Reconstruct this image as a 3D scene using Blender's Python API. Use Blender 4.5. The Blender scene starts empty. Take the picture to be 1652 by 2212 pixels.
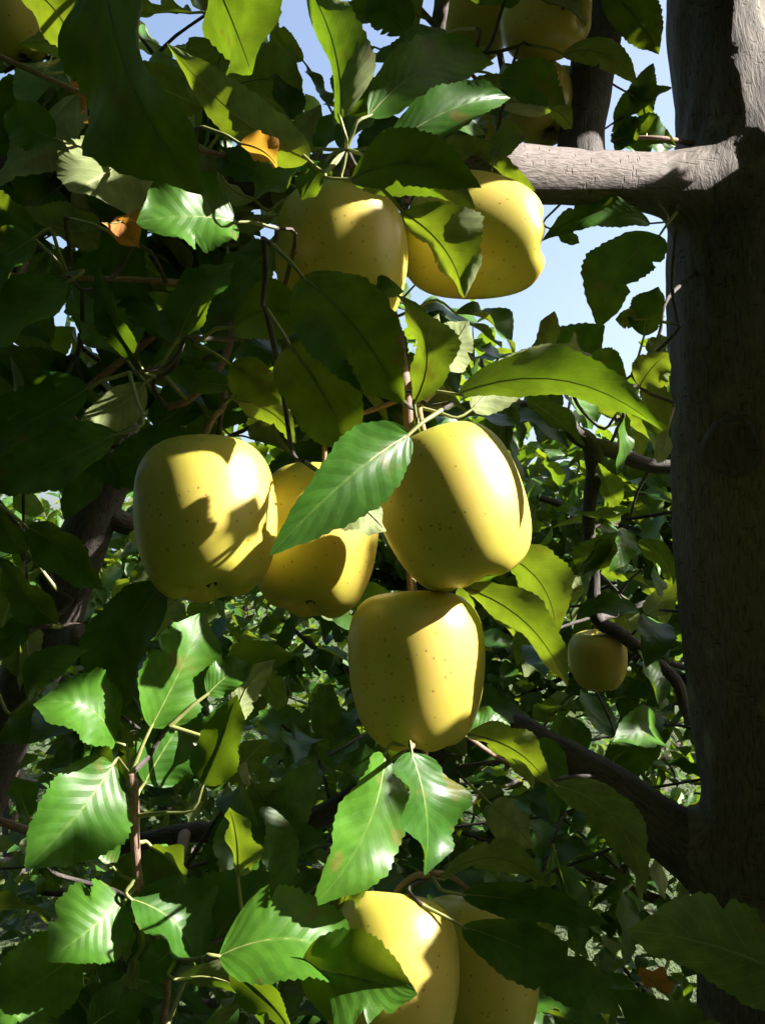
import bpy, math, random
import numpy as np
from mathutils import Vector

R = math.radians
SC = bpy.context.scene
COL = SC.collection
rng = np.random.default_rng(7)
random.seed(7)

# ------------------------------------------------------------------ camera
CAM = np.array((0.0, 0.0, 1.55))
PITCH = R(4.0)
FPX = 1863.0                      # focal length in pixels of a 1652 x 2212 view
cam = bpy.data.cameras.new('camera')
cam_o = bpy.data.objects.new('camera', cam)
COL.objects.link(cam_o)
cam_o.location = CAM
cam_o.rotation_euler = (R(90) + PITCH, 0, 0)
cam.sensor_fit = 'VERTICAL'
cam.angle = 2 * math.atan(1106 / FPX)
cam.clip_start = 0.02
cam.clip_end = 5000
SC.camera = cam_o
FWD = np.array((0, math.cos(PITCH), math.sin(PITCH)))
UP = np.array((0, -math.sin(PITCH), math.cos(PITCH)))
RIGHT = np.array((1.0, 0, 0))

# ------------------------------------------------------------------ light
SUN_EL, SUN_AZ = R(35), R(94)   # azimuth from +Y towards +X
SUN = np.array((math.sin(SUN_AZ) * math.cos(SUN_EL), math.cos(SUN_AZ) * math.cos(SUN_EL), math.sin(SUN_EL)))
world = bpy.data.worlds.new('World')
SC.world = world
world.use_nodes = True
nt = world.node_tree
sky = nt.nodes.new('ShaderNodeTexSky')
sky.sky_type = 'NISHITA'
sky.sun_disc = False
sky.sun_elevation = SUN_EL
sky.sun_rotation = SUN_AZ
sky.air_density = 1.0
sky.dust_density = 5.0
sky.ozone_density = 1.0
bgn = nt.nodes['Background']
bgn.inputs['Strength'].default_value = 0.072
nt.links.new(sky.outputs[0], bgn.inputs['Color'])
sl = bpy.data.lights.new('sun', 'SUN')
sl.energy = 5.0
sl.angle = R(0.53)
sl.color = (1.0, 0.95, 0.86)
so = bpy.data.objects.new('sun', sl)
COL.objects.link(so)
so.rotation_euler = Vector(SUN).to_track_quat('Z', 'Y').to_euler()
so.location = tuple(SUN * 20)
SC.view_settings.view_transform = 'Standard'
SC.view_settings.look = 'None'
SC.view_settings.exposure = 2.3
SC.view_settings.gamma = 1.0
SC.view_settings.use_curve_mapping = False
SC.cycles.use_denoising = True
SC.cycles.max_bounces = 5
SC.cycles.transmission_bounces = 4
SC.cycles.diffuse_bounces = 3
SC.cycles.sample_clamp_indirect = 6


def at(x, y, d):
    """the world point that lies d metres deep in the view at view position x, y (1652 x 2212)"""
    return CAM + d * (FWD + RIGHT * ((x - 826) / FPX) + UP * ((1106 - y) / FPX))


def project(p):
    v = p - CAM
    dep = np.dot(v, FWD)
    return (826 + FPX * np.dot(v, RIGHT) / max(dep, .01), 1106 - FPX * np.dot(v, UP) / max(dep, .01), dep)


def camvec(v):
    """x right, y up, z towards the viewer -> world"""
    return RIGHT * v[0] + UP * v[1] - FWD * v[2]


def unit(v):
    return v / (np.linalg.norm(v) + 1e-12)


# ------------------------------------------------------------------ materials
def newmat(name):
    m = bpy.data.materials.new(name)
    m.use_nodes = True
    t = m.node_tree
    t.nodes.clear()
    return m, t.nodes, t.links


def N(nodes, kind, **kw):
    n = nodes.new(kind)
    for k, v in kw.items():
        if k in n.inputs:
            n.inputs[k].default_value = v
        else:
            setattr(n, k, v)
    return n


def mathn(nodes, links, op, a, b=None, clamp=False):
    n = nodes.new('ShaderNodeMath')
    n.operation = op
    n.use_clamp = clamp
    for i, v in enumerate((a, b)):
        if v is None:
            continue
        if isinstance(v, (int, float)):
            n.inputs[i].default_value = v
        else:
            links.new(v, n.inputs[i])
    return n.outputs[0]


def ramp(nodes, links, fac, stops):
    n = nodes.new('ShaderNodeValToRGB')
    e = n.color_ramp.elements
    while len(e) < len(stops):
        e.new(0.5)
    for q, (p, c) in zip(e, stops):
        q.position = p
        q.color = (*c, 1)
    links.new(fac, n.inputs[0])
    return n.outputs[0]


def mixc(nodes, links, fac, a, b, mode='MIX'):
    n = nodes.new('ShaderNodeMix')
    n.data_type = 'RGBA'
    n.blend_type = mode
    for sock, v in ((n.inputs[0], fac), (n.inputs[6], a), (n.inputs[7], b)):
        if isinstance(v, (int, float)):
            sock.default_value = v
        elif isinstance(v, tuple):
            sock.default_value = (*v, 1)
        else:
            links.new(v, sock)
    return n.outputs[2]


def leaf_material(name, top_a, top_b, under, trans_a, trans_b, trans=0.19, rough=0.36, veins=True, spots=0.0):
    m, n, l = newmat(name)
    out = N(n, 'ShaderNodeOutputMaterial')
    uv = N(n, 'ShaderNodeUVMap')
    sep = N(n, 'ShaderNodeSeparateXYZ')
    l.new(uv.outputs[0], sep.inputs[0])
    info = N(n, 'ShaderNodeObjectInfo')
    geo = N(n, 'ShaderNodeNewGeometry')
    noi = N(n, 'ShaderNodeTexNoise', Scale=90.0, Detail=4.0)
    tc = N(n, 'ShaderNodeTexCoord')
    l.new(tc.outputs['Object'], noi.inputs['Vector'])
    rnd = mathn(n, l, 'FRACT', mathn(n, l, 'ADD', info.outputs['Random'], geo.outputs['Random Per Island']))
    top = mixc(n, l, rnd, top_a, top_b)
    blot = ramp(n, l, noi.outputs[0], [(0.3, (0.72, 0.72, 0.72)), (0.7, (1.22, 1.18, 1.1))])
    top = mixc(n, l, 1.0, top, blot, 'MULTIPLY')
    und = mixc(n, l, 1.0, under, blot, 'MULTIPLY')
    tr = mixc(n, l, rnd, trans_a, trans_b)
    tr = mixc(n, l, 1.0, tr, blot, 'MULTIPLY')
    bump_in = noi.outputs[0]
    if veins:
        u, v = sep.outputs[0], sep.outputs[1]
        s = mathn(n, l, 'ABSOLUTE', mathn(n, l, 'SUBTRACT', mathn(n, l, 'MULTIPLY', v, 2.0), 1.0))
        mid = mathn(n, l, 'LESS_THAN', s, 0.035)
        ph = mathn(n, l, 'SUBTRACT', mathn(n, l, 'MULTIPLY', u, 9.0),
                   mathn(n, l, 'MULTIPLY', mathn(n, l, 'POWER', s, 0.85), 2.3))
        # a wobble so that the side veins are not ruled lines
        wob = N(n, 'ShaderNodeTexNoise', Scale=40.0, Detail=1.0)
        l.new(tc.outputs['Object'], wob.inputs['Vector'])
        ph = mathn(n, l, 'ADD', ph, mathn(n, l, 'MULTIPLY', wob.outputs[0], 1.3))
        saw = mathn(n, l, 'ABSOLUTE', mathn(n, l, 'SUBTRACT', mathn(n, l, 'FRACT', ph), 0.5))
        side = mathn(n, l, 'LESS_THAN', saw, 0.045)
        vein = mathn(n, l, 'MAXIMUM', mid, mathn(n, l, 'MULTIPLY', side, 0.3))
        top = mixc(n, l, mathn(n, l, 'MULTIPLY', vein, 0.4), top, (0.1, 0.17, 0.03))
        und = mixc(n, l, mathn(n, l, 'MULTIPLY', vein, 0.7), und, (0.42, 0.46, 0.22))
        tr = mixc(n, l, mathn(n, l, 'MULTIPLY', vein, 0.35), tr, (0.12, 0.2, 0.02))
        bump_in = mathn(n, l, 'ADD', mathn(n, l, 'MULTIPLY', saw, 1.7), mathn(n, l, 'MULTIPLY', noi.outputs[0], 1.2))
    if spots:
        sp = N(n, 'ShaderNodeTexNoise', Scale=55.0, Detail=3.0)
        l.new(tc.outputs['Object'], sp.inputs['Vector'])
        f = ramp(n, l, sp.outputs[0], [(0.62, (0, 0, 0)), (0.7, (spots, spots, spots))])
        top = mixc(n, l, f, top, (0.16, 0.09, 0.03))
        und = mixc(n, l, f, und, (0.2, 0.12, 0.05))
        tr = mixc(n, l, f, tr, (0.15, 0.06, 0.01))
    bump = N(n, 'ShaderNodeBump', Strength=0.15, Distance=0.0012)
    l.new(bump_in, bump.inputs['Height'])
    p = N(n, 'ShaderNodeBsdfPrincipled')
    base = mixc(n, l, geo.outputs['Backfacing'], top, und)
    l.new(base, p.inputs['Base Color'])
    ro = mathn(n, l, 'ADD', mathn(n, l, 'MULTIPLY', geo.outputs['Backfacing'], 0.3), rough)
    ro = mathn(n, l, 'ADD', ro, mathn(n, l, 'MULTIPLY', noi.outputs[0], 0.12))
    l.new(ro, p.inputs['Roughness'])
    p.inputs['Specular IOR Level'].default_value = 0.24
    if veins:
        l.new(bump.outputs[0], p.inputs['Normal'])
    t = N(n, 'ShaderNodeBsdfTranslucent')
    l.new(tr, t.inputs[0])
    mx = N(n, 'ShaderNodeMixShader', Fac=trans)
    l.new(p.outputs[0], mx.inputs[1])
    l.new(t.outputs[0], mx.inputs[2])
    l.new(mx.outputs[0], out.inputs[0])
    return m


M_LEAF = leaf_material('leaf green', (0.022, 0.075, 0.008), (0.044, 0.125, 0.011), (0.17, 0.21, 0.085),
                       (0.18, 0.34, 0.010), (0.32, 0.44, 0.018), spots=0.4)
M_LEAF_DIM = leaf_material('leaf green dimmed', (0.016, 0.050, 0.007), (0.036, 0.092, 0.011), (0.08, 0.105, 0.04),
                           (0.16, 0.32, 0.012), (0.3, 0.42, 0.02), trans=0.22, rough=0.42, veins=False)  # same leaf kept darker for unseen crowns, to dim the light they pass on
M_LEAF_ROW = leaf_material('leaf green row', (0.016, 0.055, 0.008), (0.034, 0.09, 0.011), (0.1, 0.13, 0.05),
                           (0.18, 0.36, 0.012), (0.34, 0.46, 0.02), trans=0.22, rough=0.38, veins=False)  # lighter copy of that leaf, to brighten the visible rows
M_DEAD = leaf_material('leaf withered', (0.42, 0.10, 0.02), (0.5, 0.26, 0.03), (0.45, 0.2, 0.06),
                       (0.6, 0.22, 0.03), (0.65, 0.36, 0.04), trans=0.35, rough=0.6)


def simple_mat(name, col, rough=0.6, col2=None, scale=200.0, bump=0.2):
    m, n, l = newmat(name)
    out = N(n, 'ShaderNodeOutputMaterial')
    p = N(n, 'ShaderNodeBsdfPrincipled', Roughness=rough)
    tc = N(n, 'ShaderNodeTexCoord')
    noi = N(n, 'ShaderNodeTexNoise', Scale=scale, Detail=4.0)
    l.new(tc.outputs['Object'], noi.inputs['Vector'])
    l.new(mixc(n, l, noi.outputs[0], col, col2 or tuple(c * 0.6 for c in col)), p.inputs['Base Color'])
    b = N(n, 'ShaderNodeBump', Strength=bump, Distance=0.002)
    l.new(noi.outputs[0], b.inputs['Height'])
    l.new(b.outputs[0], p.inputs['Normal'])
    l.new(p.outputs[0], out.inputs[0])
    return m


M_PETIOLE = simple_mat('leaf stalk', (0.2, 0.25, 0.07), 0.5, (0.16, 0.14, 0.05), 150.0)
M_STEM = simple_mat('fruit stalk', (0.16, 0.09, 0.035), 0.65, (0.22, 0.17, 0.06), 300.0)
M_CALYX = simple_mat('dry calyx', (0.06, 0.035, 0.015), 0.9, (0.12, 0.09, 0.03), 500.0)
M_WIRE = simple_mat('weathered wire', (0.02, 0.02, 0.02), 0.5, (0.05, 0.04, 0.035), 300.0)


def bark_material(name, ca, cb, dark, lichen, vscale, bumpd, lent=1.0):
    """UV: u around in metres, v along in metres"""
    m, n, l = newmat(name)
    out = N(n, 'ShaderNodeOutputMaterial')
    uv = N(n, 'ShaderNodeUVMap')
    p = N(n, 'ShaderNodeBsdfPrincipled', Roughness=0.82)
    mp = N(n, 'ShaderNodeMapping')
    mp.inputs['Scale'].default_value = (vscale * 2.6, vscale * 0.55, 1)
    l.new(uv.outputs[0], mp.inputs[0])
    fis = N(n, 'ShaderNodeTexNoise', Scale=1.0, Detail=6.0, Roughness=0.65, Distortion=0.6)
    l.new(mp.outputs[0], fis.inputs['Vector'])
    big = N(n, 'ShaderNodeTexNoise', Scale=22.0, Detail=3.0)
    l.new(uv.outputs[0], big.inputs['Vector'])
    mp2 = N(n, 'ShaderNodeMapping')
    mp2.inputs['Scale'].default_value = (vscale * 0.62, vscale * 1.9, 1)
    l.new(uv.outputs[0], mp2.inputs[0])
    len_v = N(n, 'ShaderNodeTexVoronoi', Scale=1.0, Randomness=1.0)
    wv = mixc(n, l, 0.3, mp2.outputs[0], fis.outputs[1])
    l.new(wv, len_v.inputs['Vector'])
    lens = ramp(n, l, len_v.outputs['Distance'], [(0.12, (1, 1, 1)), (0.26, (0, 0, 0))])
    gate = ramp(n, l, big.outputs[0], [(0.42, (0, 0, 0)), (0.56, (1, 1, 1))])
    lens = mixc(n, l, 1.0, lens, gate, 'MULTIPLY')
    c = mixc(n, l, ramp(n, l, fis.outputs[0], [(0.35, (0, 0, 0)), (0.65, (1, 1, 1))]), ca, cb)
    cr = ramp(n, l, fis.outputs[0], [(0.33, (1, 1, 1)), (0.43, (0, 0, 0))])
    c = mixc(n, l, mathn(n, l, 'MULTIPLY', cr, 0.8), c, dark)
    c = mixc(n, l, mathn(n, l, 'MULTIPLY', lens, 0.85 * lent), c, dark)
    lf = ramp(n, l, big.outputs[0], [(0.6, (0, 0, 0)), (0.75, (0.5, 0.5, 0.5))])
    c = mixc(n, l, lf, c, lichen)
    l.new(c, p.inputs['Base Color'])
    h = mathn(n, l, 'SUBTRACT', fis.outputs[0], mathn(n, l, 'MULTIPLY', lens, 0.5 * lent))
    b = N(n, 'ShaderNodeBump', Strength=0.6, Distance=bumpd)
    l.new(h, b.inputs['Height'])
    l.new(b.outputs[0], p.inputs['Normal'])
    l.new(p.outputs[0], out.inputs[0])
    return m


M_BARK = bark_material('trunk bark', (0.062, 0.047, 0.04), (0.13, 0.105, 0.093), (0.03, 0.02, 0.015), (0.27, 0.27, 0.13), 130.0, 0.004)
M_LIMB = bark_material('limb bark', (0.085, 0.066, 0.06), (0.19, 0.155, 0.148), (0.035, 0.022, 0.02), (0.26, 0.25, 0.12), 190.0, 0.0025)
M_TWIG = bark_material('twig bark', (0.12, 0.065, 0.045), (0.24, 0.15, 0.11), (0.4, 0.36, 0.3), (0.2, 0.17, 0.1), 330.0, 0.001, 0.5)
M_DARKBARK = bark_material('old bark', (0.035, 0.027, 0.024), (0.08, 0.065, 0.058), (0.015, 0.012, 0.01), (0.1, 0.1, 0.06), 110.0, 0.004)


def apple_material():
    m, n, l = newmat('apple skin')
    out = N(n, 'ShaderNodeOutputMaterial')
    p = N(n, 'ShaderNodeBsdfPrincipled', Roughness=0.4)
    tc = N(n, 'ShaderNodeTexCoord')
    info = N(n, 'ShaderNodeObjectInfo')
    noi = N(n, 'ShaderNodeTexNoise', Scale=17.0, Detail=5.0, Roughness=.6)
    l.new(tc.outputs['Object'], noi.inputs['Vector'])
    c = ramp(n, l, noi.outputs[0], [(0.34, (0.40, 0.365, 0.045)), (0.5, (0.50, 0.40, 0.07)), (0.66, (0.57, 0.40, 0.10))])
    c = mixc(n, l, mathn(n, l, 'MULTIPLY', info.outputs['Random'], 0.25), c, (0.44, 0.43, 0.05))
    vor = N(n, 'ShaderNodeTexVoronoi', Scale=190.0)
    l.new(tc.outputs['Object'], vor.inputs['Vector'])
    dots = ramp(n, l, vor.outputs['Distance'], [(0.09, (1, 1, 1)), (0.18, (0, 0, 0))])
    sepc = N(n, 'ShaderNodeSeparateColor')
    l.new(vor.outputs['Color'], sepc.inputs[0])
    keep = mathn(n, l, 'GREATER_THAN', sepc.outputs[0], 0.2)
    c = mixc(n, l, mathn(n, l, 'MULTIPLY', mathn(n, l, 'MULTIPLY', dots, keep), 0.75), c, (0.2, 0.11, 0.025))
    rus = N(n, 'ShaderNodeTexNoise', Scale=60.0, Detail=5.0)
    l.new(tc.outputs['Object'], rus.inputs['Vector'])
    c = mixc(n, l, ramp(n, l, rus.outputs[0], [(0.68, (0, 0, 0)), (0.78, (0.35, 0.35, 0.35))]), c, (0.34, 0.2, 0.05))
    uvn = N(n, 'ShaderNodeUVMap')
    su = N(n, 'ShaderNodeSeparateXYZ')
    l.new(uvn.outputs[0], su.inputs[0])
    tv = mathn(n, l, 'ADD', su.outputs[1], mathn(n, l, 'MULTIPLY', mathn(n, l, 'SUBTRACT', rus.outputs[0], .5), .25))
    c = mixc(n, l, ramp(n, l, tv, [(.06, (.75, .75, .75)), (.17, (0, 0, 0))]), c, (0.3, 0.2, 0.05))
    c = mixc(n, l, ramp(n, l, tv, [(.12, (.55, .55, .55)), (.42, (0, 0, 0))]), c, (0.36, 0.42, 0.05))
    c = mixc(n, l, ramp(n, l, tv, [(.84, (0, 0, 0)), (.95, (.5, .5, .5))]), c, (0.34, 0.36, 0.06))
    l.new(c, p.inputs['Base Color'])
    p.inputs['Subsurface Weight'].default_value = 0.22
    p.inputs['Subsurface Radius'].default_value = (0.006, 0.0045, 0.0012)
    p.inputs['Subsurface Scale'].default_value = 1.0
    p.inputs['Specular IOR Level'].default_value = 0.42
    b = N(n, 'ShaderNodeBump', Strength=0.05, Distance=0.001)
    l.new(rus.outputs[0], b.inputs['Height'])
    l.new(b.outputs[0], p.inputs['Normal'])
    l.new(p.outputs[0], out.inputs[0])
    return m


M_APPLE = apple_material()


def ground_material():
    m, n, l = newmat('orchard grass')
    out = N(n, 'ShaderNodeOutputMaterial')
    p = N(n, 'ShaderNodeBsdfPrincipled', Roughness=0.9)
    tc = N(n, 'ShaderNodeTexCoord')
    a = N(n, 'ShaderNodeTexNoise', Scale=1.2, Detail=8.0, Roughness=0.7)
    b = N(n, 'ShaderNodeTexNoise', Scale=45.0, Detail=4.0)
    l.new(tc.outputs['Object'], a.inputs['Vector'])
    l.new(tc.outputs['Object'], b.inputs['Vector'])
    c = ramp(n, l, a.outputs[0], [(0.35, (0.02, 0.035, 0.008)), (0.55, (0.035, 0.06, 0.012)), (0.72, (0.06, 0.055, 0.022))])
    c = mixc(n, l, 0.6, c, ramp(n, l, b.outputs[0], [(0.3, (0.25, 0.25, 0.25)), (0.7, (1.3, 1.3, 1.3))]), 'MULTIPLY')
    l.new(c, p.inputs['Base Color'])
    bp = N(n, 'ShaderNodeBump', Strength=1.0, Distance=0.04)
    l.new(b.outputs[0], bp.inputs['Height'])
    l.new(bp.outputs[0], p.inputs['Normal'])
    l.new(p.outputs[0], out.inputs[0])
    return m


M_GROUND = ground_material()
M_HILL = simple_mat('haze blue wooded hill', (0.05, 0.075, 0.14), 0.95, (0.035, 0.06, 0.11), 0.02, 0.0)  # blue of distant haze is put into the base colour


# ------------------------------------------------------------------ mesh helpers
def mesh_obj(name, verts, faces, mats, parent=None, uvs=None, smooth=True, mat_idx=None):
    me = bpy.data.meshes.new(name)
    me.from_pydata([tuple(map(float, v)) for v in verts], [], faces)
    if uvs is not None:
        lay = me.uv_layers.new(name='UVMap')
        li = np.empty(len(me.loops), dtype=np.int32)
        me.loops.foreach_get('vertex_index', li)
        lay.data.foreach_set('uv', np.asarray(uvs, dtype=np.float32)[li].ravel())
    for m in (mats if isinstance(mats, (list, tuple)) else [mats]):
        me.materials.append(m)
    if mat_idx is not None:
        me.polygons.foreach_set('material_index', np.asarray(mat_idx, dtype=np.int32))
    if smooth:
        me.polygons.foreach_set('use_smooth', np.ones(len(me.polygons), dtype=bool))
    o = bpy.data.objects.new(name, me)
    COL.objects.link(o)
    if parent is not None:
        o.parent = parent
    return o


def thing(name, label, cat, group=None):
    o = bpy.data.objects.new(name, None)
    COL.objects.link(o)
    tag(o, label, cat, group)
    return o


def tag(o, label=None, cat=None, group=None, kind=None):
    for k, v in (('label', label), ('category', cat), ('group', group), ('kind', kind)):
        if v:
            o[k] = v
    return o


def spline(pts, n):
    """Catmull-Rom through rows of pts, n samples"""
    P = np.asarray(pts, float)
    if len(P) == 2:
        t = np.linspace(0, 1, n)[:, None]
        return P[0] * (1 - t) + P[1] * t
    P = np.vstack([2 * P[0] - P[1], P, 2 * P[-1] - P[-2]])
    seg = len(P) - 3
    out = []
    for q in np.linspace(0, seg - 1e-6, n):
        i = int(q)
        t = q - i
        a, b, c, d = P[i:i + 4]
        out.append(0.5 * (2 * b + (c - a) * t + (2 * a - 5 * b + 4 * c - d) * t * t + (3 * b - a - 3 * c + d) * t ** 3))
    return np.array(out)


def tube_data(path, rad, sides=8, rough=0.0, seed=0, cap=True, knots=0):
    """path (n,3), rad (n,) -> verts, faces, uv (metres round, metres along)"""
    path = np.asarray(path)
    n = len(path)
    g = np.random.default_rng(seed)
    tan = np.gradient(path, axis=0)
    tan /= np.linalg.norm(tan, axis=1)[:, None] + 1e-12
    ref = np.array((0.0, -1, 0)) if abs(tan[0][1]) < 0.9 else np.array((1.0, 0, 0))
    u = unit(np.cross(tan[0], ref))
    al = np.concatenate([[0], np.cumsum(np.linalg.norm(np.diff(path, axis=0), axis=1))])
    V, UV = [], []
    ph = g.uniform(0, 6.28, (4,))
    for i in range(n):
        u = unit(u - tan[i] * np.dot(u, tan[i]))
        v = np.cross(tan[i], u)
        for k in range(sides + 1):
            a = 2 * math.pi * k / sides
            r = rad[i]
            if rough:
                z = al[i] / max(rad.max(), 1e-6)
                r *= 1 + rough * (math.sin(2 * a + ph[0] + z * .5) * .5 + math.sin(3 * a + ph[1] + z * 1.1) * .35
                                  + math.sin(5 * a + ph[2] - z * 1.7) * .2 + math.sin(z * 2.3 + ph[3]) * .35)
            V.append(path[i] + r * (u * math.cos(a) + v * math.sin(a)))
            UV.append((k / sides * 2 * math.pi * rad.mean(), al[i]))
    F = []
    s = sides + 1
    for i in range(n - 1):
        for k in range(sides):
            F.append((i * s + k, i * s + k + 1, (i + 1) * s + k + 1, (i + 1) * s + k))
    if cap:
        for i, rev in ((0, True), (n - 1, False)):
            c = len(V)
            V.append(path[i])
            UV.append((0, al[i]))
            for k in range(sides):
                f = (i * s + k, i * s + k + 1, c)
                F.append(f[::-1] if rev else f)
    return V, F, UV


SKEL = []          # sampled points of wood that leaves of the front tree may grow from


def wood(name, rows, mat, parent, sides=10, n=24, rough=0.06, seed=0, skel=None, label=None):
    """rows of (x, y, depth, width in view pixels)"""
    P = np.array([at(x, y, d) for x, y, d, w in rows])
    rr = np.array([[w / 2 * d / FPX] for x, y, d, w in rows])
    S = spline(np.hstack([P, rr]), n)
    S[:, 3] = np.maximum(S[:, 3], 0.0006)
    V, F, UV = tube_data(S[:, :3], S[:, 3], sides, rough, seed)
    o = mesh_obj(name, V, F, mat, parent, UV)
    if label:
        o['label'] = label
    if skel is not None:
        skel.extend(S[:, :4])
    return o, S


# ------------------------------------------------------------------ leaves
def leaf_profile(t):
    p = (t / 0.42) ** 0.6 * ((1 - t) / 0.58) ** 0.83
    return np.clip(p, 0, None) * np.where(t > 0.8, 1 - (t - 0.8) * 1.6, 1)


FACE = {'T': (.75, .5, .45), 'F': (.12, .28, .95), 'D': (-.5, .1, .85), 'U': (.5, .45, -.75),
        'P': (-.45, -.4, -.8), 'E': (.3, .85, .45), 'V': (-.05, .6, -.8), 'S': (.8, .25, .5), 'K': (-.7, .5, .5), 'Q': (-.12, .12, -1)}


def leaf_data(B, T, width, nrm, curve_v, bend=0.05, fold=14., wave=.06, twist=0., droop=0., g=None, along=40, across=6, teeth=23, bite=0.065):
    """blade as verts, faces, uv"""
    g = g or rng
    a = T - B
    L = np.linalg.norm(a)
    a = a / L
    n0 = unit(nrm - a * np.dot(nrm, a))
    w0 = np.cross(a, n0)
    t = np.linspace(0, 1, along + 1)
    prof = leaf_profile(t)
    ph = g.uniform(0, 6.28, 4)
    V, UV = [], []
    ss = np.linspace(-1, 1, across + 1)
    wk = g.uniform(1.2, 2.4)
    asym = g.uniform(-.1, .1)
    nick = [(g.uniform(.2, .85), g.choice((-1, 1)), g.uniform(.012, .035), g.uniform(.12, .4)) for _ in range(g.integers(0, 4))] if teeth else []
    for i, ti in enumerate(t):
        q = 4 * ti * (1 - ti)
        c = B + a * L * ti + n0 * (bend * L * q - droop * L * max(0, ti - .3) ** 2) + curve_v * L * q
        tw = twist * (ti - 0.3)
        w1 = w0 * math.cos(tw) + n0 * math.sin(tw)
        n1 = n0 * math.cos(tw) - w0 * math.sin(tw)
        saw = ((ti * teeth) % 1.0)
        for s in ss:
            e = abs(s)
            hw = width / 2 * prof[i] * (1 + asym * (1 if s > 0 else -1))
            if e > .99 and teeth:
                hw *= 1 + bite * (saw * 1.6 - .6) + 0.03 * math.sin(9 * ti + ph[2] * (1 if s > 0 else 2))
            if e > .6:
                for nt_, ns_, nw_, nd_ in nick:
                    if s * ns_ > 0:
                        hw *= 1 - nd_ * (1 if e > .99 else .4) * math.exp(-((ti - nt_) / nw_) ** 2)
            fo = R(fold) * (0.35 + 0.65 * e)
            lift = math.sin(fo) * e * hw + wave * width * e * e * math.sin(6.283 * wk * ti + ph[0 if s > 0 else 1]) * min(1, q * 1.5)
            fwd = 0.0
            if e > .99 and teeth:
                fwd = L / teeth * 0.45 * saw
            V.append(c + w1 * (s * hw * math.cos(fo)) + n1 * lift + a * fwd * prof[i] * .6)
            UV.append((ti, (s + 1) / 2))
    F = []
    k = across + 1
    for i in range(along):
        for j in range(across):
            F.append((i * k + j, i * k + j + 1, (i + 1) * k + j + 1, (i + 1) * k + j))
    return V, F, UV, a, n0


def make_leaf(parent, B, T, width, nrm, curve_v, stalk=None, mat=None, name='leaf', near=True, **kw):
    V, F, UV, a, n0 = leaf_data(B, T, width, nrm, curve_v, **kw)
    mi = [0] * len(F)
    if stalk is not None:
        L = np.linalg.norm(T - B)
        mids = B - a * min(0.35 * np.linalg.norm(stalk - B), 0.016)
        S = spline([stalk, mids * .55 + stalk * .45, mids, B + a * 0.04 * L], 10)[1:]
        S[0] = stalk
        tv, tf, tu = tube_data(S, np.linspace(0.0012, 0.0008, 9) * (1 if near else .8), 6, cap=False)
        sV, sF, sU = list(tv), list(tf), list(tu)
        # raised midrib under and over the blade
        pts = []
        for ti in np.linspace(0, .93, 10):
            row = int(round(ti * kw.get('along', 40)))
            pts.append(np.asarray(V[row * (kw.get('across', 6) + 1) + kw.get('across', 6) // 2]) - n0 * .0003)
        tv, tf, tu = tube_data(np.array(pts), np.linspace(0.0006, 0.00015, 10), 5, cap=False)
        o = len(sV)
        sV += tv
        sF += [tuple(i + o for i in f) for f in tf]
        sU += tu
    if stalk is not None and not near:
        o = len(V)
        V += sV
        F += [tuple(i + o for i in f) for f in sF]
        UV += sU
        mi += [1] * len(sF)
    leaf = mesh_obj(name, V, F, [mat or M_LEAF, M_PETIOLE], parent, UV, mat_idx=mi)
    if stalk is not None and near:
        mesh_obj('leaf_stalk', sV, sF, M_PETIOLE, leaf, sU)
    return leaf


# ================================================================== the setting
gx = np.concatenate([np.linspace(-1500, -12, 10), np.linspace(-9, 9, 37), np.linspace(12, 1500, 10)])
gy = np.concatenate([np.linspace(-60, -9, 5), np.linspace(-6, 14, 41), np.linspace(20, 1500, 14)])
gv = [(x, y, 0.03 * math.sin(x * 1.3 + y) + 0.03 * math.sin(y * 1.9 - x * .6) if abs(x) < 12 and y < 16 else 0.0) for y in gy for x in gx]
gf = [(j * len(gx) + i, j * len(gx) + i + 1, (j + 1) * len(gx) + i + 1, (j + 1) * len(gx) + i)
      for j in range(len(gy) - 1) for i in range(len(gx) - 1)]
tag(mesh_obj('ground', gv, gf, M_GROUND), kind='structure')

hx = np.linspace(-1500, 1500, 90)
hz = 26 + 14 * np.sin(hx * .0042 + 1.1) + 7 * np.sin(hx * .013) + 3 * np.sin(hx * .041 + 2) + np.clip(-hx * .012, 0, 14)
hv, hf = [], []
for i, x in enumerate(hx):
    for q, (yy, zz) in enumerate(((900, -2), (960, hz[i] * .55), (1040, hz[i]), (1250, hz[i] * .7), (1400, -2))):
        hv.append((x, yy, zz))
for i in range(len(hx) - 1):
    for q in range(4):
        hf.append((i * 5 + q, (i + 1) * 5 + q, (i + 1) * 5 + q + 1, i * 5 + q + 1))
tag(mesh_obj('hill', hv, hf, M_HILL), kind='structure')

# ================================================================== front tree
TREE = thing('apple_tree', 'fruiting apple tree with thick grey trunk, level limb and broad leaves around the yellow apples', 'tree')

trunk_rows = [(1530, -900, .98, 190), (1540, -400, .93, 200), (1552, 0, .89, 214), (1578, 220, .87, 252), (1610, 400, .86, 330), (1612, 560, .85, 342),
              (1624, 760, .84, 352), (1634, 1000, .84, 348), (1650, 1250, .84, 352), (1672, 1500, .84, 350), (1696, 1780, .84, 352), (1702, 1950, .84, 372),
              (1712, 2300, .85, 380), (1740, 3300, .91, 400), (1760, 4450, 1.0, 430)]


def tube_rows(rows, sides, n, rough, seed):
    P = np.array([at(x, y, d) for x, y, d, w in rows])
    rr = np.array([[w / 2 * d / FPX] for x, y, d, w in rows])
    S = spline(np.hstack([P, rr]), n)
    V, F, UV = tube_data(S[:, :3], S[:, 3], sides, rough, seed)
    return V, F, S


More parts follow.
